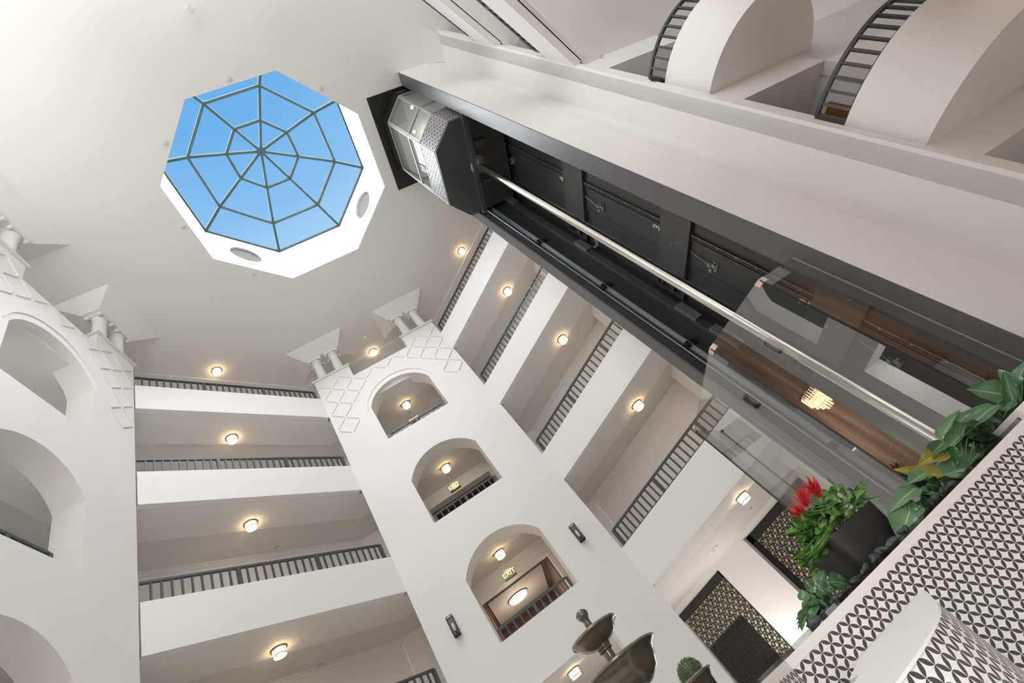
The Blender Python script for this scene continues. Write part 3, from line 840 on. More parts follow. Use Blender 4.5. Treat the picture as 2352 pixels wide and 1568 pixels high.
# lift lobby corridor behind, one ceiling and end wall for each floor
lb_ = MB()
for zc in (1.67, 4.65, 7.62, 11.0): lb_.box((DW+0.25,6.40,zc),(9.5,8.43,zc+0.1), DV)
struct(lb_.build('ceiling_lift_lobby', CEILW))
struct(MB().box((DW+0.2,8.43,ZF),(9.5,8.6,ZC), DV).build('wall_lift_lobby_end', WHITE))
struct(MB().box((3.6,6.36,ZF),(9.5,6.40,ZC), DV).build('wall_lift_lobby_front', WHITE))
struct(MB().box((9.4,6.4,ZF),(9.6,8.5,ZC), DV).build('wall_lift_lobby_side', WHITE))
BC = (2.97, 7.64)
def bowed(L):
    zb, zt = PB[L], LV[L]
    n = 48
    def P(rad, a): # a from 0..pi ; start at the near (lift) side
        return (BC[0]-rad*math.sin(a)-0.05*0, BC[1]-rad*math.cos(a))
    o = MB()
    R0, R1 = 1.20, 1.05
    outer = [P(R0, PI*i/n) for i in range(n+1)]; inner = [P(R1, PI*i/n) for i in range(n+1)]
    for i in range(n):
        A = [DV(*outer[i],zb),DV(*outer[i+1],zb),DV(*outer[i+1],zt),DV(*outer[i],zt)]
        B = [DV(*inner[i],zb+.2),DV(*inner[i+1],zb+.2),DV(*inner[i+1],zt),DV(*inner[i],zt)]
        o.add(A, [(0,1,2,3)], True); o.add(B, [(3,2,1,0)], True)
        o.add([A[3],A[2],B[2],B[3]], [(0,1,2,3)])
    o.add([DV(*p,zb) for p in outer], [tuple(range(n,-1,-1))])
    o.add([DV(*p,zb+.2) for p in outer], [tuple(range(n+1))])
    struct(o.build('wall_bowed_balcony', WHITE))
    path = [xy(*P(1.13, PI*i/n)) for i in range(1, n)]
    railing('curved dark railing on the %s bowed balcony' % WORD[L], path, zt, group='railings of the bowed balconies', posts=0)
bowed(3); bowed(2)
# sloping drop where the ceiling meets the bay
q = [Vector((5.87,-2.26,ZC-0.001)), Vector((6.46,-1.52,ZC-0.001)), UW(-1.6,0.0,ZC-0.07), Vector((6.50,-2.35,ZC-0.07))]
struct(MB().add(q+[Vector((p.x,p.y,ZC)) for p in q], [(0,1,2,3),(3,2,6,7),(0,3,7,4),(1,5,6,2)]).build('ceiling_sloped_drop', WHITE))
dr = thing('wooden_door', 'orange brown wooden door seen through the second floor bowed balcony railing', 'door', DV(5.1, 8.41, 2.45))
a_, b_ = at(1906,233,v=8.42), at(1953,243,v=8.42)
da, db = sorted(((a_.x+a_.y)*S2, (b_.x+b_.y)*S2))
db = da+0.9
MB().box((da,8.38,2.42),(db,8.43,a_.z), DV).build('door_leaf', DOORW, dr)
MB().tube([DV(da+0.08,8.375,3.3), DV(da+0.08,8.33,3.3), DV(da+0.2,8.33,3.3)], 0.012, 8).build('handle', STEEL, dr)
fb = DV(DW-0.02, 6.42, 6.25)
o = MB().lathe(fb, [(0.11,0),(0.11,0.03),(0.09,0.05),(0.001,0.055)], 24, (-S2,-S2,0)).build('wall_fitting', BLACKM)
tag(o, 'small round black wall fitting at the end of the third floor curved railing', 'wall fitting')

# ------------------------------------------------------------------ ceiling lamps
def lamp(p, label, group):
    t = thing('ceiling_lamp', label, 'ceiling lamp', p, group)
    MB().lathe(p, [(0.001,0),(0.15,0),(0.15,-0.018),(0.142,-0.026),(0.125,-0.026)], 36).build('ceiling_plate', LAMPM, t)
    gd_ = MB().lathe(p, [(0.118,-0.024),(0.118,-0.135),(0.105,-0.146),(0.001,-0.148)], 36).build('glass_drum', LAMPG, t)
    MB().lathe(p, [(0.120,-0.122),(0.128,-0.122),(0.128,-0.138),(0.120,-0.138)], 36).build('lower_ring', LAMPM, gd_)
    for k in range(4):
        a = R(30+90*k); c = Vector((math.cos(a), math.sin(a), 0))
        MB().tube([p+c*0.125+Vector((0,0,-0.02)), p+c*0.125+Vector((0,0,-0.152))], 0.006, 8).build('cage_strut', LAMPM, gd_)
    return t
def plan(d, v): return xy(d, v)
spots = []
for L, zc in ((6, ZC), (5, PB[5]), (4, PB[4]), (3, PB[3])):
    fw = {6:'top floor', 5:'fourth floor', 4:'third floor', 3:'second floor'}[L]
    spots.append(((4.12, 9.56, zc), 'glowing drum lamp on the %s ceiling of the left gallery' % fw))
    spots.append(((10.50, 3.18, zc), 'glowing drum lamp on the %s ceiling of the right gallery' % fw))
    x, y = xy(11.97, 0.66)
    spots.append(((x, y, zc), 'glowing drum lamp on the %s ceiling inside the central tower' % fw))
g_ = at(1706,1142,z=2.12)
spots.append(((g_.x, g_.y, PB[2]), 'glowing drum lamp on the ground floor ceiling above the lattice doors'))
x, y = xy(11.95, 0.66)
spots.append(((x, y, PB[2]), 'glowing drum lamp on the ground floor ceiling behind the fountain'))
proto = None
for p, lbq in spots:
    if proto is None: proto = lamp(Vector(p), lbq, 'drum ceiling lamps')
    else: copy_tree(proto, Vector(p)-proto.location, lbq)

# ------------------------------------------------------------------ small ceiling fittings
def disc(p, label, r=0.07, h=0.03, mat=PLAST, cat='smoke detector', group='round ceiling detectors'):
    o = MB().lathe(p, [(0.001,0),(r,0),(r,-h*0.6),(r*0.75,-h),(0.001,-h)], 24).build('smoke_detector', mat)
    return tag(o, label, cat, group)
for px, lbq in (((524,182),'pale disc on the ceiling above the top left edge of the skylight'),((735,202),'pale disc on the ceiling above the top right edge of the skylight'),((379,327),'pale disc on the ceiling left of the skylight'),((419,520),'pale disc on the ceiling below the left corner of the skylight'),((583,628),'pale disc on the ceiling below the skylight vent')):
    disc(at(*px, z=ZC), lbq, 0.075, 0.02, PLAST, 'ceiling disc', 'pale discs round the skylight')
for px, z, lbq in (((557,1254),PB[4]+.045,'round detector on the third floor left gallery ceiling'),((622,1548),PB[3]+.045,'round detector on the second floor left gallery ceiling'),
                   ((1326,791),PB[4]+.045,'round detector on the third floor right gallery ceiling'),((1503,944),PB[3]+.045,'round detector on the second floor right gallery ceiling'),((1721,1170),PB[2]+.045,'round detector beside the ground floor lamp')):
    disc(at(*px, z=z), lbq, 0.075, 0.035)
for px, z, lbq in (((634,1252),PB[4]+.045,'square grey speaker on the third floor left gallery ceiling'),((737,1519),PB[3]+.045,'square grey speaker on the second floor left gallery ceiling')):
    p = at(*px, z=z); t = thing('ceiling_speaker', lbq, 'speaker', p, 'square ceiling speakers')
    MB().box((p.x-.085,p.y-.085,z-.05),(p.x+.085,p.y+.085,z)).build('housing', PLAST, t)
    MB().lathe((p.x,p.y,z-.05), [(0.001,-.004),(0.055,-.004),(0.06,0)], 24).build('grille', PLASTG, t)
p = at(1638,1263,z=PB[2]+.045); t = thing('ceiling_speaker', 'large round white speaker on the ground floor ceiling by the lattice doors', 'speaker', p)
MB().lathe(p, [(0.17,0),(0.17,-.012),(0.15,-.02),(0.001,-.02)], 36).build('rim', WHITE, t)
MB().lathe(p, [(0.06,-.02),(0.05,-.035),(0.001,-.035)], 24).build('cone', PLAST, t)
# box camera hanging near the top left, pendant ball, small ceiling mark
p = at(437,22,z=ZC-0.2); t = thing('hanging_sensor', 'small beige box hanging on a cord from the ceiling left of the skylight', 'sensor', p)
q0 = at(425,0,z=ZC)
MB().box((p.x-.07,p.y-.05,p.z-.08),(p.x+.07,p.y+.05,p.z+.08)).build('box_housing', CORN, t)
MB().tube([p+Vector((0,0,.08)), Vector((p.x,p.y,ZC))], 0.008, 8).build('cord', PLASTG, t)
p = at(840,776,z=13.95); t = thing('pendant_sensor', 'small white ball hanging on a cord above the central tower', 'sensor', p)
MB().lathe(p, [(0.001,-.06),(0.045,-.045),(0.065,0),(0.045,.045),(0.001,.06)], 20).build('ball', PLAST, t)
MB().tube([p+Vector((0,0,.05)), Vector((p.x,p.y,ZC))], 0.006, 8).build('cord', PLAST, t)
p = at(790,686,z=ZC)
o = MB().box((-.09,-.02,-.03),(.09,.02,0), lambda a,b,c: p+Vector(((a-b)*S2,(-a-b)*S2,c))).build('ceiling_clip', WHITE)
tag(o, 'short white clip on the ceiling between skylight and central tower', 'clip')

# exit signs inside the tower arches
def exitsign(px, zc, label):
    p = at(*px, d=12.45)
    t = thing('exit_sign', label, 'exit sign', p, 'exit signs in the tower arches')
    tx, n = DV(0,1,0), DV(-1,0,0)
    ap_ = MB().obox(p, tx*0.17, n*0.005, Vector((0,0,0.115))).build('acrylic_panel', EXITP, t)
    MB().obox(p-Vector((0,0,0.125)), tx*0.17, n*0.025, Vector((0,0,0.018))).build('light_bar', RAILM, t)
    MB().tube([p+Vector((0,0,0.11)), Vector((p.x,p.y,zc+.045))], 0.007, 8).build('stem', PLASTG, t)
    MB().lathe((p.x,p.y,zc+.045), [(0.05,0),(0.05,-.02),(0.001,-.02)], 20).build('ceiling_cup', PLASTG, t)
    text('letters', 'EXIT', p+n*0.007, tx, (0,0,1), 0.17, EXITL, 0.002, ap_)
exitsign((951,962), PB[5], 'green EXIT sign in the uppermost arch of the central tower')
exitsign((1043,1116), PB[4], 'green EXIT sign in the middle arch of the central tower')
exitsign((1169,1316), PB[3], 'green EXIT sign in the lowest visible arch of the central tower')

# brown room behind the lowest arch
struct(MB().box((13.25,-0.45,2.45),(16.5,-0.30,5.0), DV).box((13.25,1.72,2.45),(16.5,1.87,5.0), DV).box((16.5,-0.45,2.45),(16.6,1.87,5.0), DV).build('wall_brown_room', BROWN))
struct(MB().box((13.0,-0.45,4.93),(16.6,1.87,5.03), DV).build('ceiling_brown_room', BROWN))
struct(MB().box((13.6,-0.2,4.895),(15.6,1.55,4.93), DV).build('ceiling_pale_tray', GREIGE))
pl_ = bpy.data.lights.new('room_lamp', 'POINT'); pl_.energy = 22; pl_.color = (1.0, 0.88, 0.74); pl_.shadow_soft_size = 0.2
po_ = bpy.data.objects.new('room_lamp', pl_); COL.objects.link(po_); po_.location = DV(14.5, 0.60, 4.2)
cb = DV(14.5, 0.60, 4.895); t = thing('ceiling_lamp', 'bright round lamp in the brown room behind the lowest arch', 'ceiling lamp', cb)
MB().lathe(cb, [(0.001,0),(0.33,0),(0.33,-.03),(0.30,-.03)], 36).build('rim', LAMPM, t)
MB().lathe(cb, [(0.30,-.02),(0.27,-.07),(0.001,-.08)], 36).build('diffuser', LAMPG, t)

for L in (4, 5):
    z1_ = PB[L]-0.30
    struct(MB().box((13.2,-0.45,z1_-2.8),(13.3,-0.30,z1_), DV).box((13.19,-0.45,z1_-2.8),(14.6,-0.33,z1_), DV).box((13.19,1.75,z1_-2.8),(14.6,1.87,z1_), DV).box((14.5,-0.45,z1_-2.8),(14.6,1.87,z1_), DV).box((13.19,-0.45,z1_),(14.6,1.87,z1_+0.1), DV).build('wall_brown_room', BROWN))
# wall sconces on the central and left towers
def sconce(m, t0, z0, label):
    n = m(0,0,-1)-m(0,0,0); tx = m(1,0,0)-m(0,0,0); c = m(t0, z0, 0); Z = Vector((0,0,1))
    t = thing('wall_sconce', label, 'wall sconce', c, 'open frame wall sconces')
    MB().obox(c+n*0.008, tx*0.062, n*0.008, Z*0.20).build('back_plate', PLATE, t)
    b = MB()
    for i in (-1, 1):
        for dpt in (0.015, 0.115): b.obox(c+n*dpt+tx*0.066*i, tx*0.006, n*0.006, Z*0.21)
        for k in (-1, 1):
            b.obox(c+n*0.065+tx*0.066*i+Z*0.205*k, tx*0.006, n*0.056, Z*0.006)
    for k in (-1, 1):
        for dpt in (0.015, 0.115): b.obox(c+n*dpt+Z*0.205*k, tx*0.07, n*0.006, Z*0.006)
    b.build('frame', BLACKM, t)
    MB().obox(c+n*0.065-Z*0.19, tx*0.06, n*0.05, Z*0.012).build('base', BLACKM, t)
    sk_ = MB().lathe(c+n*0.065-Z*0.18, [(0.018,0),(0.018,0.07),(0.012,0.08)], 14).build('socket', BLACKM, t)
    MB().lathe(c+n*0.065-Z*0.10, [(0.012,0),(0.022,0.04),(0.03,0.09),(0.024,0.13),(0.01,0.165),(0.001,0.175)], 16).build('bulb', BULB, sk_)
sconce(mC, -0.96, 3.93, 'open black sconce left of the lowest visible arch on the central tower')
sconce(mC, 2.27, 3.93, 'open black sconce right of the lowest visible arch on the central tower')
sconce(mL, CL+1.6, 3.93, 'open black sconce on the right pier of the left tower')
sconce(mL, CL-1.6, 3.93, 'open black sconce on the far pier of the left tower')

sconce(mB, CC-1.62, 3.93, 'open black sconce on the near tower seen mirrored in the lift glass')
sconce(mB, CC+1.62, 3.93, 'open black sconce on the near tower pier beside the upper right bay')
# ------------------------------------------------------------------ ground floor lobby wall with lattice doors
XW = 13.45
dz = 2.10
holes = [[(2.75,ZF),(2.75,dz),(4.92,dz),(4.92,ZF)], [(6.02,ZF),(6.02,dz),(8.25,dz),(8.25,ZF)]]
out = [(-2,ZF),(2.75,ZF),(2.75,dz),(4.92,dz),(4.92,ZF),(6.02,ZF),(6.02,dz),(8.25,dz),(8.25,ZF),(12.5,ZF),(12.5,2.3),(-2,2.3)]
struct(MB().slab([out], lambda a,b,dp: Vector((XW+dp,a,b)), 0.3).build('wall_ground_lobby', WHITE))
struct(MB().add([DV(15.3,-9,ZF),DV(15.3,9,ZF),DV(15.3,9,2.3),DV(15.3,-9,2.3)], [(0,1,2,3)]).build('wall_ground_corner', GREIGE))
for i, (y0, y1, lbq, dark) in enumerate(((2.75,4.92,'black fretwork lattice door beside the potted plant', None),(6.02,8.25,'black fretwork lattice door next to the central tower', (6.55,8.2,1.1)))):
    t = thing('lattice_door', lbq, 'door', (XW+0.3, (y0+y1)/2, ZF), 'fretwork doors on the ground floor')
    mD = lambda a,z,dp: Vector((XW+0.28-dp, a, z))
    fr = MB()
    fr.box((y0,dz-0.20,0),(y1,dz,0.06), mD); fr.box((y0,ZF,0),(y0+0.14,dz,0.06), mD); fr.box((y1-0.14,ZF,0),(y1,dz,0.06), mD)
    fr.build('door_frame', BLACKM, t)
    b = MB(); fret(b, mD, y0+0.14, y1-0.14, ZF, dz-0.20, 0.195, 0.017, 0.012); b.build('fretwork', BLACKM, t)
    MB().box((y0,ZF,-0.03),(y1,dz,-0.012), mD).build('backing', BEIGE, t)
    if dark: MB().box((dark[0],ZF,-0.013),(dark[1],dark[2],-0.006), mD).build('dim_interior_panel', DARKP, t)  # dark sheet standing in for the dim depth behind the lower lattice

# ------------------------------------------------------------------ fountain in the middle of the atrium
FX, FY = 4.17, 3.26
ft = thing('fountain', 'tiered dark green glazed stone fountain with a ball finial', 'fountain', (FX, FY, ZF))
def fl_(prof, nm, mat, n=48): return MB().lathe((FX,FY,0), prof, n).build(nm, mat, ft)
fl_([(0.001,1.31),(0.03,1.303),(0.055,1.285),(0.066,1.26),(0.06,1.235),(0.045,1.212),(0.037,1.20),(0.036,1.15),(0.05,1.05),(0.05,0.98)], 'finial', STONE)
def bowl(zr, rr, hb, stem_r, nm):
    pr = [(stem_r, zr-hb), (rr*0.45, zr-hb*0.93), (rr*0.68, zr-hb*0.70), (rr*0.80, zr-hb*0.40), (rr*0.86, zr-hb*0.18), (rr*0.97, zr-hb*0.06), (rr, zr-0.004), (rr*0.985, zr+0.010), (rr*0.94, zr+0.008), (rr*0.88, zr-0.02), (rr*0.7, zr-hb*0.5), (0.05, zr-hb*0.75)]
    fl_(pr, nm, STONE, 64)
    MB().lathe((FX,FY,0), [(rr*0.965,zr-0.012),(rr*1.005,zr-0.006),(rr*1.005,zr+0.008),(rr*0.975,zr+0.016),(rr*0.93,zr+0.010)], 64).build('bowl_rim', STONEL, ft)
bowl(1.07, 0.262, 0.125, 0.075, 'upper_bowl')
fl_([(0.070,0.955),(0.074,0.94),(0.074,0.925),(0.066,0.918),(0.072,0.91),(0.072,0.895),(0.052,0.885),(0.050,0.83),(0.056,0.77),(0.070,0.71),(0.09,0.60),(0.09,0.5)], 'stem', STONE)
bowl(0.735, 0.44, 0.26, 0.10, 'lower_bowl')
fl_([(0.10,0.49),(0.13,0.45),(0.10,0.40),(0.10,0.1),(0.16,-0.2),(0.20,-0.35),(0.20,ZF+0.1)], 'pedestal', STONE)
fl_([(0.9,ZF),(0.92,ZF+0.30),(0.86,ZF+0.32),(0.82,ZF+0.2),(0.1,ZF+0.15)], 'basin', STONEL, 64)
# urn with clipped topiary ball
uc = at(1583,1572,d=5.6); UX, UY, UZ = uc.x, uc.y, uc.z
un = thing('stone_urn', 'dark glazed stone urn beside the fountain holding a clipped topiary ball', 'urn', (UX, UY, ZF))
MB().lathe((UX,UY,0), [(0.10,UZ-0.30),(0.17,UZ-0.24),(0.215,UZ-0.14),(0.225,UZ-0.06),(0.25,UZ-0.02),(0.25,UZ),(0.225,UZ+0.005),(0.20,UZ-0.03),(0.02,UZ-0.05)], 48).build('urn_bowl', STONE, un)
MB().lathe((UX,UY,0), [(0.225,UZ-0.03),(0.262,UZ-0.015),(0.265,UZ+0.005),(0.24,UZ+0.018),(0.21,UZ+0.005)], 48).build('urn_rim', STONEL, un)
MB().lathe((UX,UY,0), [(0.10,UZ-0.30),(0.07,UZ-0.36),(0.08,UZ-0.5),(0.16,ZF+0.05),(0.18,ZF)], 32).build('urn_foot', STONE, un)
tp = thing('topiary_ball', 'round clipped green topiary ball growing in the stone urn', 'plant', (UX, UY, UZ))
b = MB()
tcn_ = at(1588,1546,d=5.6)
b.lathe(tcn_, [(0.001,-0.11)]+[(0.11*math.sin(R(a)), -0.11*math.cos(R(a))) for a in range(15,180,15)]+[(0.001,0.11)], 24)
b.tube([(UX,UY,UZ-0.05), tcn_], 0.02, 8)
for k in range(1500):
    z = random.uniform(-0.6,1); a = random.uniform(0,2*PI); r = math.sqrt(1-z*z)
    n = Vector((r*math.cos(a), r*math.sin(a), z)); p = tcn_ + n*random.uniform(0.105,0.124)
    t1 = n.orthogonal().normalized(); t1.rotate(Matrix.Rotation(random.uniform(0,6.28),3,n)); 
    tip = p + (n*0.8+t1*0.6).normalized()*0.020; w = n.cross(t1)*0.0045
    b.add([p-w,p+w,tip], [(0,1,2)])
o = b.build('clipped_leaves', BUSHM, tp, fixn=False)

# ------------------------------------------------------------------ planter, bench
PD, PV = 2.77, 0.987
t = thing('tiled_planter', 'long low planter wall faced in black petal pattern tiles with white coping', 'planter', DV(PD, PV, ZF))
PU0 = PV - 0.0667*8
b = MB()
b.slab([[(PV,ZF),(5.2,ZF),(5.2,-0.065),(PV,-0.065)]], lambda a,z,dp: DV(PD+dp, a, z), 0.12)
b2 = MB()
def uvquad(bb, pts, uv): bb.add(pts, [(0,1,2,3)], False, [uv])
zt_ = -0.0655
uvquad(b2, [DV(PD,PV,ZF),DV(PD,5.2,ZF),DV(PD,5.2,zt_),DV(PD,PV,zt_)], [(PV-0.356*PD+0.0096,ZF-zt_),(5.2-0.356*PD+0.0096,ZF-zt_),(5.2-0.356*PD+0.0096,0),(PV-0.356*PD+0.0096,0)])
uvquad(b2, [DV(PD,PV,ZF),DV(7.4,PV,ZF),DV(7.4,PV,zt_),DV(PD,PV,zt_)], [(0,ZF-zt_),(7.4-PD,ZF-zt_),(7.4-PD,0),(0,0)])
b2.build('tiled_face', TILE, t, fixn=False)
cw = 0.12
b = MB()
b.box((PD-0.004,PV-0.004,-0.066),(PD+cw,5.2,-0.025), DV); b.box((PD+cw,PV-0.004,-0.066),(7.4,PV+cw,-0.025), DV)
b.build('coping', COPING, t)
b = MB()
b.box((PD+0.01,PV+0.01,ZF),(PD+0.11,5.2,-0.07), DV); b.box((PD+0.1,PV+0.01,ZF),(7.4,PV+0.11,-0.07), DV)
b.build('inner_wall', BLACKM, t)
b = MB(); b.box((PD+cw,PV+cw,-0.30),(3.66,5.2,-0.065), DV); b.box((3.66,PV+cw,-0.30),(7.4,3.50,-0.065), DV)
b.build('soil', SOIL, t)
b = MB(); b.box((PD+0.075,PV+0.06,-0.025),(PD+0.087,3.2,-0.004), DV); b.box((PD+0.087,PV+0.06,-0.025),(7.3,PV+0.072,-0.004), DV)
b.build('glass_edging', EDGEG, t)
ped = MB().box((PD+0.03,3.20,ZF),(PD+0.33,3.55,0.03), DV).build('socket_pedestal', COPING)
tag(ped, 'small pale pedestal block with socket slots at the right end of the planter', 'pedestal')

bn = thing('curved_bench', 'white topped curved bench with petal pattern tiled front against the planter', 'bench', DV(2.2, 1.2, ZF))
HB = -0.197
outer = [(1.70,2.768),(1.69,2.70),(1.66,2.62),(1.60,2.52),(1.52,2.40),(1.39,2.20),(1.27,2.02),(1.18,1.90),(1.08,1.80),(0.96,1.71),(0.86,1.66),(0.76,1.625),(0.60,1.59),(0.40,1.58),(0.15,1.60),(-0.1,1.66)]
def bez(pts, n=6):
    out_ = []
    for i in range(len(pts)-1):
        p0, p1, p2, p3 = pts[max(i-1,0)], pts[i], pts[i+1], pts[min(i+2,len(pts)-1)]
        for k in range(n):
            s_ = k/n
            out_.append(tuple(0.5*((2*p1[j])+(-p0[j]+p2[j])*s_+(2*p0[j]-5*p1[j]+4*p2[j]-p3[j])*s_*s_+(-p0[j]+3*p1[j]-3*p2[j]+p3[j])*s_**3) for j in (0,1)))
    out_.append(pts[-1]); return out_
oc = bez(outer)
i1 = at(1967,1524,z=HB); i2 = at(1949,1561,z=HB); i0 = at(1960,1514,z=HB)
inn = [((i2.x-i2.y)*S2-0.0, (i2.x+i2.y)*S2), ((i1.x-i1.y)*S2, min(2.766,(i1.x+i1.y)*S2)), ]
inn = [(-0.1, 2.05), (0.35, 2.03), (0.75, 2.12), (1.0, 2.32), inn[0], inn[1], (1.235, 2.767)]
INN = inn
poly = oc + inn
b = MB().slab([[ (v_,d_) for v_,d_ in poly]], lambda v_,d_,dp: DV(d_, v_, HB-dp), 0.008)
so = b.build('seat_cushion', SEAT, bn)
b = MB(); L = 0
oc2 = oc
for (a, c) in zip(oc2, oc2[1:]):
    l = math.hypot(c[0]-a[0], c[1]-a[1])
    k = 0.985
    uvquad(b, [DV(a[1]+0.006,a[0]-0.006,ZF),DV(c[1]+0.006,c[0]-0.006,ZF),DV(c[1]+0.006,c[0]-0.006,HB-0.008),DV(a[1]+0.006,a[0]-0.006,HB-0.008)], [(-L,ZF-HB),(-L-l,ZF-HB),(-L-l,0),(-L,0)])
    L += l
for (a, c) in zip(inn, inn[1:]):
    l = math.hypot(c[0]-a[0], c[1]-a[1])
    uvquad(b, [DV(a[1],a[0],ZF),DV(c[1],c[0],ZF),DV(c[1],c[0],HB-0.008),DV(a[1],a[0],HB-0.008)], [(L,ZF-HB),(L+l,ZF-HB),(L+l,0),(L,0)])
    L += l
b.build('tiled_base', TILE, bn, fixn=False)

# ------------------------------------------------------------------ pebbles
pm = []
for k in range(5):
    b = MB(); sx_, sy_, sz_ = random.uniform(.8,1.3), random.uniform(.6,1), random.uniform(.4,.7)
    prof = [(0.001,-1)]+[(math.sin(R(a)),-math.cos(R(a))) for a in range(20,180,20)]+[(0.001,1)]
    b.lathe((0,0,0), prof, 14)
    b.v = [Vector((p.x*sx_,p.y*sy_,p.z*sz_)) for p in b.v]
    o = b.build('pebble', PEB); pm.append(o.data); bpy.data.objects.remove(o)
for k in range(90):
    v_ = 1.25 + 1.35*random.random()**1.0 if k < 75 else random.uniform(1.2, 3.0)
    d_ = PD+cw+0.03+random.random()**1.6*0.16
    r_ = random.uniform(0.016, 0.034)
    o = bpy.data.objects.new('pebble', pm[k % 5]); COL.objects.link(o)
    o.location = DV(d_, v_, -0.055+r_*0.6+random.random()*0.045)
    o.scale = (r_, r_, r_); o.rotation_euler = (random.random(), random.random()*0.6, random.random()*6)
    tag(o, 'smooth dark grey pebble on the planter soil behind the white coping', 'pebble', 'pebbles along the planter edge')

# ------------------------------------------------------------------ plants
def leaf(base, tip, width, nrm, mat, parent, name='leaf', droop=0.0, cup=0.25, n=14, shape='heart', wave=0.0):
    base, tip = Vector(base), Vector(tip)
    ax = tip-base; L = ax.length; ax /= L
    n_ = Vector(nrm); n_ = (n_-ax*n_.dot(ax)).normalized(); sd = ax.cross(n_)
    m = 4
    vs, uv = [], []
    ph = random.random()*6
    for i in range(n+1):
        s_ = i/n
        if shape == 'heart': w = (math.sin(PI*min(1, (s_*0.96+0.04))**0.62))**0.8*(1-0.15*s_)
        elif shape == 'strap': w = min(1, s_*6+0.35)*(1-s_**2.2)**0.8
        else: w = math.sin(PI*(s_*0.97+0.02))**0.75
        w = max(w, 0.015)*width/2
        c = base + ax*L*s_ + n_*(-droop*L*s_*s_ + droop*L*0.5*s_)
        for j in range(-m, m+1):
            f = j/m
            p = c + sd*w*f + n_*(cup*w*f*f + wave*w*math.sin(ph+s_*11+ (2 if f > 0 else 0))*abs(f))
            vs.append(p); uv.append((s_, f))
    K = 2*m+1
    fs = [(i*K+j, i*K+j+1, (i+1)*K+j+1, (i+1)*K+j) for i in range(n) for j in range(K-1)]
    b = MB().add(vs, fs, True, [[uv[q] for q in f] for f in fs])
    return b.build(name, mat, parent, fixn=False)
TOC = lambda p: (-Vector(p)).normalized()
def stem(a, b_, parent, mat=STEMG, r=0.006, sag=0.03):
    a, b_ = Vector(a), Vector(b_)
    pts = [a.lerp(b_, i/6)+Vector((0,0,sag*math.sin(PI*i/6))) for i in range(7)]
    return MB().tube(pts, [r*(1-0.4*i/6) for i in range(7)], 8).build('stem', mat, parent)
def pleaf(plant, root, bpx, tpx, wpx, d, mat, tilt=0.0, stemm=STEMG, d2=None, **k):
    a, c = at(*bpx, d=d), at(*tpx, d=d2 or d)
    scale = a.length/F_PX*1.0
    # true size of a pixel there
    p1, p2 = at(bpx[0], bpx[1], d=d), at(bpx[0]+10, bpx[1], d=d)
    mpp = min((p2-p1).length/10, a.length/900)
    nr = TOC(a) + Vector((0,0,1))*0.5 + Vector((random.uniform(-.3,.3), random.uniform(-.3,.3), random.uniform(-.2,.3)))*(1+tilt)
    k.setdefault('cup', random.uniform(0.25, 0.6)); k.setdefault('droop', random.uniform(0.0, 0.3))
    st_ = stem(root, a, plant, stemm)
    leaf(a, c, wpx*mpp*1.3, nr, mat, st_, **k)
def plant_at(name, label, cat, v, d):
    p = DV(d, v, -0.11)
    return thing(name, label, cat, p), p
ph1, r1_ = plant_at('philodendron', 'large leafy philodendron at the right end of the planter by the frame edge', 'plant', 3.0, 3.12)
for bp_, tp_, w_, mt in (((2300,905),(2222,893),52,LEAFP),((2330,950),(2352,792),40,LEAFP),((2312,945),(2330,912),40,LEAFP),((2290,930),(2137,1052),58,LEAFP),((2340,960),(2305,850),36,LEAFG),((2352,900),(2290,845),38,LEAFP),((2345,930),(2345,850),46,LEAFG)):
    pleaf(ph1, r1_, bp_, tp_, w_, 3.08, mt, wave=0.12)
ph2, r2_ = plant_at('philodendron', 'broad leafed philodendron in the planter with an olive leaf on a red stem', 'plant', 2.75, 3.10)
for bp_, tp_, w_, mt in (((2163,1005),(2203,938),30,LEAFP),((2205,970),(2232,942),28,LEAFP),((2222,1005),(2306,992),42,LEAFD),((2240,1010),(2310,1020),36,LEAFD),((2260,975),(2215,1010),34,LEAFD),((2170,1040),(2110,1062),40,LEAFY),((2170,1015),(2120,1060),30,LEAFG),
                         ((2234,1072),(2136,1099),56,LEAFP),((2170,1030),(2195,1075),40,LEAFG),((2250,1040),(2225,1065),30,LEAFP),((2225,1110),(2195,1085),34,LEAFG),((2245,985),(2255,1035),36,LEAFD),((2300,1000),(2262,1035),36,LEAFD),((2275,955),(2310,975),30,LEAFD),((2280,1020),(2240,1050),30,LEAFD)):
    pleaf(ph2, r2_, bp_, tp_, w_, 3.06, mt, wave=0.12)
pleaf(ph2, r2_, (2166,1092), (2053,1077), 34, 3.0, LEAFY, stemm=STEMR)
ph3, r3_ = plant_at('philodendron', 'low spreading philodendron in the planter right of the black pot', 'plant', 2.42, 3.02)
for bp_, tp_, w_, mt in (((2127,1085),(2085,1112),34,LEAFP),((2177,1129),(2100,1133),40,LEAFP),((2105,1120),(2043,1168),36,LEAFP),((2094,1164),(2066,1242),64,LEAFP),((2110,1150),(2140,1190),40,LEAFD),((2125,1160),(2100,1205),30,LEAFD),((2150,1140),(2120,1170),36,LEAFD),((2090,1180),(2085,1140),34,LEAFG),((2130,1110),(2165,1120),34,LEAFD),((2150,1105),(2190,1130),34,LEAFD)):
    pleaf(ph3, r3_, bp_, tp_, w_, 2.97, mt, wave=0.12)
ph4, r4_ = plant_at('philodendron', 'small leafy philodendron at the left end of the planter below the pot', 'plant', 1.45, 3.05)
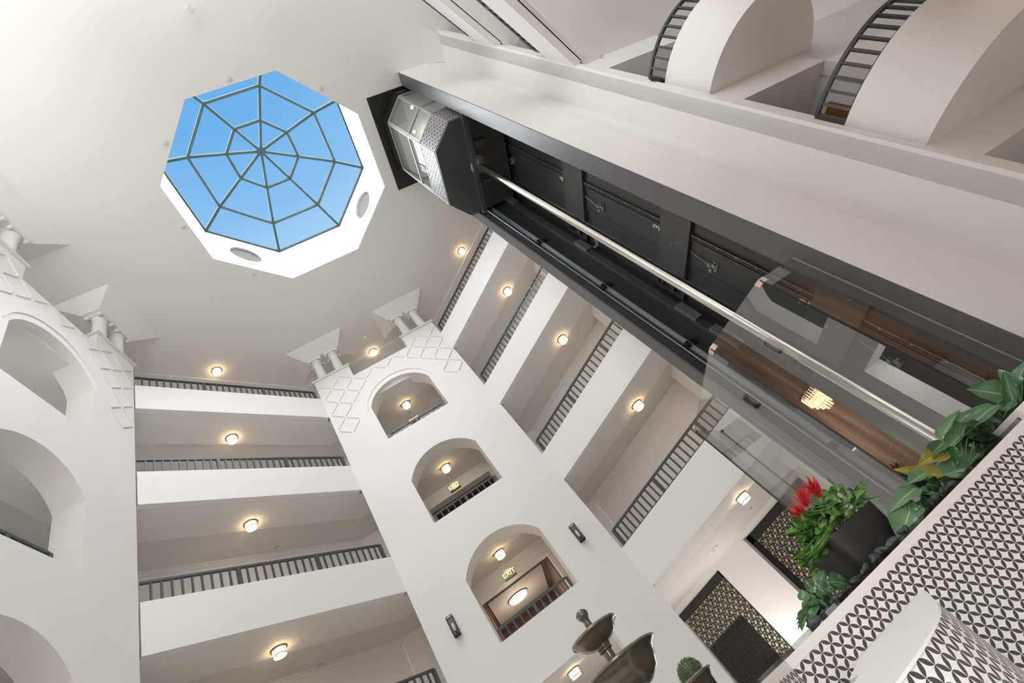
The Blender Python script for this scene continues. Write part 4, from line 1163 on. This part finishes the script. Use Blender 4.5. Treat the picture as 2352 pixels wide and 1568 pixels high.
for bp_, tp_, w_, mt in (((1868,1382),(1856,1438),30,LEAFP),((1852,1378),(1840,1352),24,LEAFP),((1872,1348),(1913,1368),36,LEAFP),((1905,1335),(1958,1340),34,LEAFG),((1880,1345),(1893,1308),26,LEAFP),((1878,1375),(1845,1395),26,LEAFG),((1862,1360),(1868,1322),22,LEAFG),((1850,1400),(1840,1448),20,LEAFG),((1885,1370),(1905,1400),30,LEAFD),((1870,1395),(1880,1440),26,LEAFD),((1890,1350),(1930,1345),26,LEAFP),((1862,1345),(1848,1330),18,LEAFG),((1895,1390),(1920,1380),24,LEAFG)):
    pleaf(ph4, r4_, bp_, tp_, w_, 3.0, mt, wave=0.1)
for k in range(3):
    a = at(1856+4*k,1385,d=3.0); c = at(1830-3*k,1452-12*k,d=2.98)
    leaf(a, c, 0.02, TOC(a), LEAFG, ph4, 'narrow_leaf', droop=-0.3, shape='strap')
# black pot
PC = at(1970,1258,d=3.25); pv, pd_ = (PC.x-PC.y)*S2, (PC.x+PC.y)*S2
ptl = thing('black_planter_pot', 'matte black square tapered plant pot standing on the pebbles', 'pot', DV(pd_, pv, -0.1))
b = MB(); n = 40; rows = []
for z_, hw in ((-0.11,0.185),(-0.09,0.195),(0.05,0.215),(0.19,0.235),(0.215,0.237),(0.215,0.215),(0.15,0.205)):
    row = []
    for k in range(n):
        a = 2*PI*k/n+PI/8; c_, s_ = math.cos(a), math.sin(a)
        q = (abs(c_)**4.5+abs(s_)**4.5)**(-1/4.5)
        dent = 0.03*math.exp(-((a-PI/8-5.9)/0.25)**2) if z_ > 0.1 else 0
        rr = q*hw
        row.append(DV(pd_+rr*c_*0.9, pv+rr*s_, z_-dent))
    rows.append(row)
vs = [p for r in rows for p in r]
fs = [(i*n+k, i*n+(k+1) % n, (i+1)*n+(k+1) % n, (i+1)*n+k) for i in range(len(rows)-1) for k in range(n)]
b.add(vs, fs, True); b.add(rows[0], [tuple(range(n))]); b.build('pot_body', POTB, ptl)
b = MB().add([p for p in rows[-1]], [tuple(range(n))]); b.build('pot_soil', SOIL, ptl)
# pothos and bromeliad in it
po = thing('pothos', 'bright green variegated trailing pothos filling the black pot', 'plant', DV(pd_, pv, 0.16))
rt = DV(pd_, pv, 0.17)
ctrl = [(1985,1135),(1950,1150),(1975,1165),(1920,1150),(1900,1165),(1925,1180),(1880,1185),(1895,1205),(1870,1215),(1905,1235),(1880,1240),(1860,1250),(1885,1265),(1868,1280),(1850,1230),(1840,1215),(1950,1125),(1910,1130),(1895,1145),(1965,1140),(1940,1170),(1865,1300),(1845,1265),(1880,1225),(1860,1195)]
for k in range(150):
    cx_, cy_ = ctrl[k % len(ctrl)]
    bx_, by_ = cx_+random.uniform(-16,16), cy_+random.uniform(-16,16)
    d_ = random.uniform(3.02, 3.32)
    ang = random.uniform(R(120), R(250)); Ls = random.uniform(15, 34)
    tx_, ty_ = bx_+Ls*math.cos(ang), by_-Ls*math.sin(ang)
    a, c = at(bx_,by_,d=d_), at(tx_,ty_,d=d_-random.uniform(0,0.05))
    nr = TOC(a)*0.7+Vector((random.uniform(-1,1),random.uniform(-1,1),random.uniform(-.3,1.1)))
    leaf(a, c, random.uniform(0.03,0.055), nr, (LEAFV, LEAFS, LEAFV, LEAFG)[k % 4], po, n=8, droop=random.uniform(0,0.4), cup=random.uniform(0.2,0.7))
    if k < 60: stem(rt, a, po, STEMG, 0.003, 0.02)
for k in range(46):
    bx_, by_ = random.choice(((1890,1215),(1880,1245),(1905,1190),(1900,1170),(1935,1150)))
    a = at(bx_+random.uniform(-8,8), by_+random.uniform(-8,8), d=3.15)
    ex, ey = random.choice(((1835,1235),(1832,1270),(1850,1310),(1825,1200),(1812,1245),(1860,1320),(1880,1310),(1845,1195),(1840,1290)))
    c = at(ex+random.uniform(-12,12), ey+random.uniform(-14,14), d=2.99)
    leaf(a, c, random.uniform(0.018,0.028), TOC(a)+Vector((0,0,.5)), LEAFS if k % 2 else LEAFV, po, 'strap_leaf', droop=-0.25, shape='strap', cup=0.6)
for (bx_,by_),(ex,ey) in (((1970,1150),(2032,1140)),((1950,1140),(2000,1105)),((1960,1130),(1985,1100))):
    a, c = at(bx_,by_,d=3.2), at(ex,ey,d=3.1)
    leaf(a, c, 0.018, TOC(a), LEAFS, po, 'strap_leaf', droop=-0.3, shape='strap', cup=0.6)
br = thing('bromeliad', 'bromeliad with three red flower spikes rising from the black pot', 'plant', DV(pd_, pv-0.12, 0.17))
for (cx_, cy_), (ex, ey), sz in (((1888,1142),(1858,1108),1.0),((1856,1165),(1838,1128),0.95),((1856,1192),(1826,1165),0.9)):
    a0 = at(cx_,cy_,d=3.12); c0 = at(ex,ey,d=3.07); axv = (c0-a0)
    st_ = stem(DV(pd_,pv-0.1,0.18), a0, br, STEMG, 0.006, 0.01)
    for k in range(11):
        f = k/11
        p = a0 + axv*f*0.75
        side = axv.normalized().orthogonal(); side.rotate(Matrix.Rotation(k*2.4, 3, axv.normalized()))
        tipp = p + axv.normalized()*0.075*sz + side*(0.055*(1-0.5*f))*sz
        leaf(p, tipp, 0.026*sz, side.cross(axv)+side*0.2+TOC(p)*0.5, REDL, st_, 'red_bract', n=8, droop=0.3)

# ------------------------------------------------------------------ lobby behind the photographer (seen in the glass)
struct(MB().box((-4.2,0.75,ZF),(-4.0,9,6.6)).build('wall_lobby_wood', LOBW))
struct(MB().box((-4.2,-1.7,ZF),(-4.0,0.75,6.6)).build('wall_lobby_dark', BLACKM))
wl = MB()
m1 = lambda v,z,dp: DV(-1.2-dp, v, z)
wl.slab([[(3.5,ZF),(14.0,ZF),(14.0,5.2),(3.5,5.2)], [(9.25,0.75),(9.25,1.5),(10.35,1.5),(10.35,0.75)]], m1, 0.15)
struct(wl.build('wall_entrance_wood', LOBW))
ch = thing('chandelier', 'glowing crystal chandelier reflected in the glass of the lift enclosure', 'chandelier', (-3.2, 1.15, 3.4))
cc = Vector((-3.2, 1.12, 2.98))
MB().lathe(cc, [(0.30,0.34),(0.32,0.34),(0.32,0.28),(0.30,0.28)], 32).build('crown_ring', LAMPM, ch)
for rr_, z0_, z1_, nn in ((0.30,0.30,-0.02,26),(0.24,0.2,-0.14,20),(0.17,0.1,-0.24,14),(0.09,0.0,-0.32,8)):
    b = MB()
    for k in range(nn):
        a = 2*PI*k/nn
        for j in range(5):
            z_ = z0_+(z1_-z0_)*j/5
            p = cc+Vector((rr_*math.cos(a), rr_*math.sin(a), z_-0.02))
            b.lathe(p, [(0.001,0.035),(0.022,0.0),(0.001,-0.035)], 6, smooth=False)
    b.build('crystal_tier', CRYS, ch)
MB().tube([cc+Vector((0,0,0.3)), cc+Vector((0,0,2.2))], 0.012, 8).build('chain', LAMPM, ch)
bu = MB()
for k in range(900):
    p = DV(-2.0+random.uniform(-.4,.4), 9.8+random.uniform(-.7,.7), 1.1+random.uniform(-.5,.5))
    n = Vector((random.gauss(0,1),random.gauss(0,1),random.gauss(0,1))).normalized(); u = n.orthogonal().normalized(); w = n.cross(u)
    bu.add([p-u*.05, p+w*.03, p+u*.05, p-w*.03], [(0,1,2,3)])
o = bu.build('shrub', LEAFV, fixn=False)
tag(o, 'sunlit green shrub outside the entrance window reflected in the lift glass', 'plant')
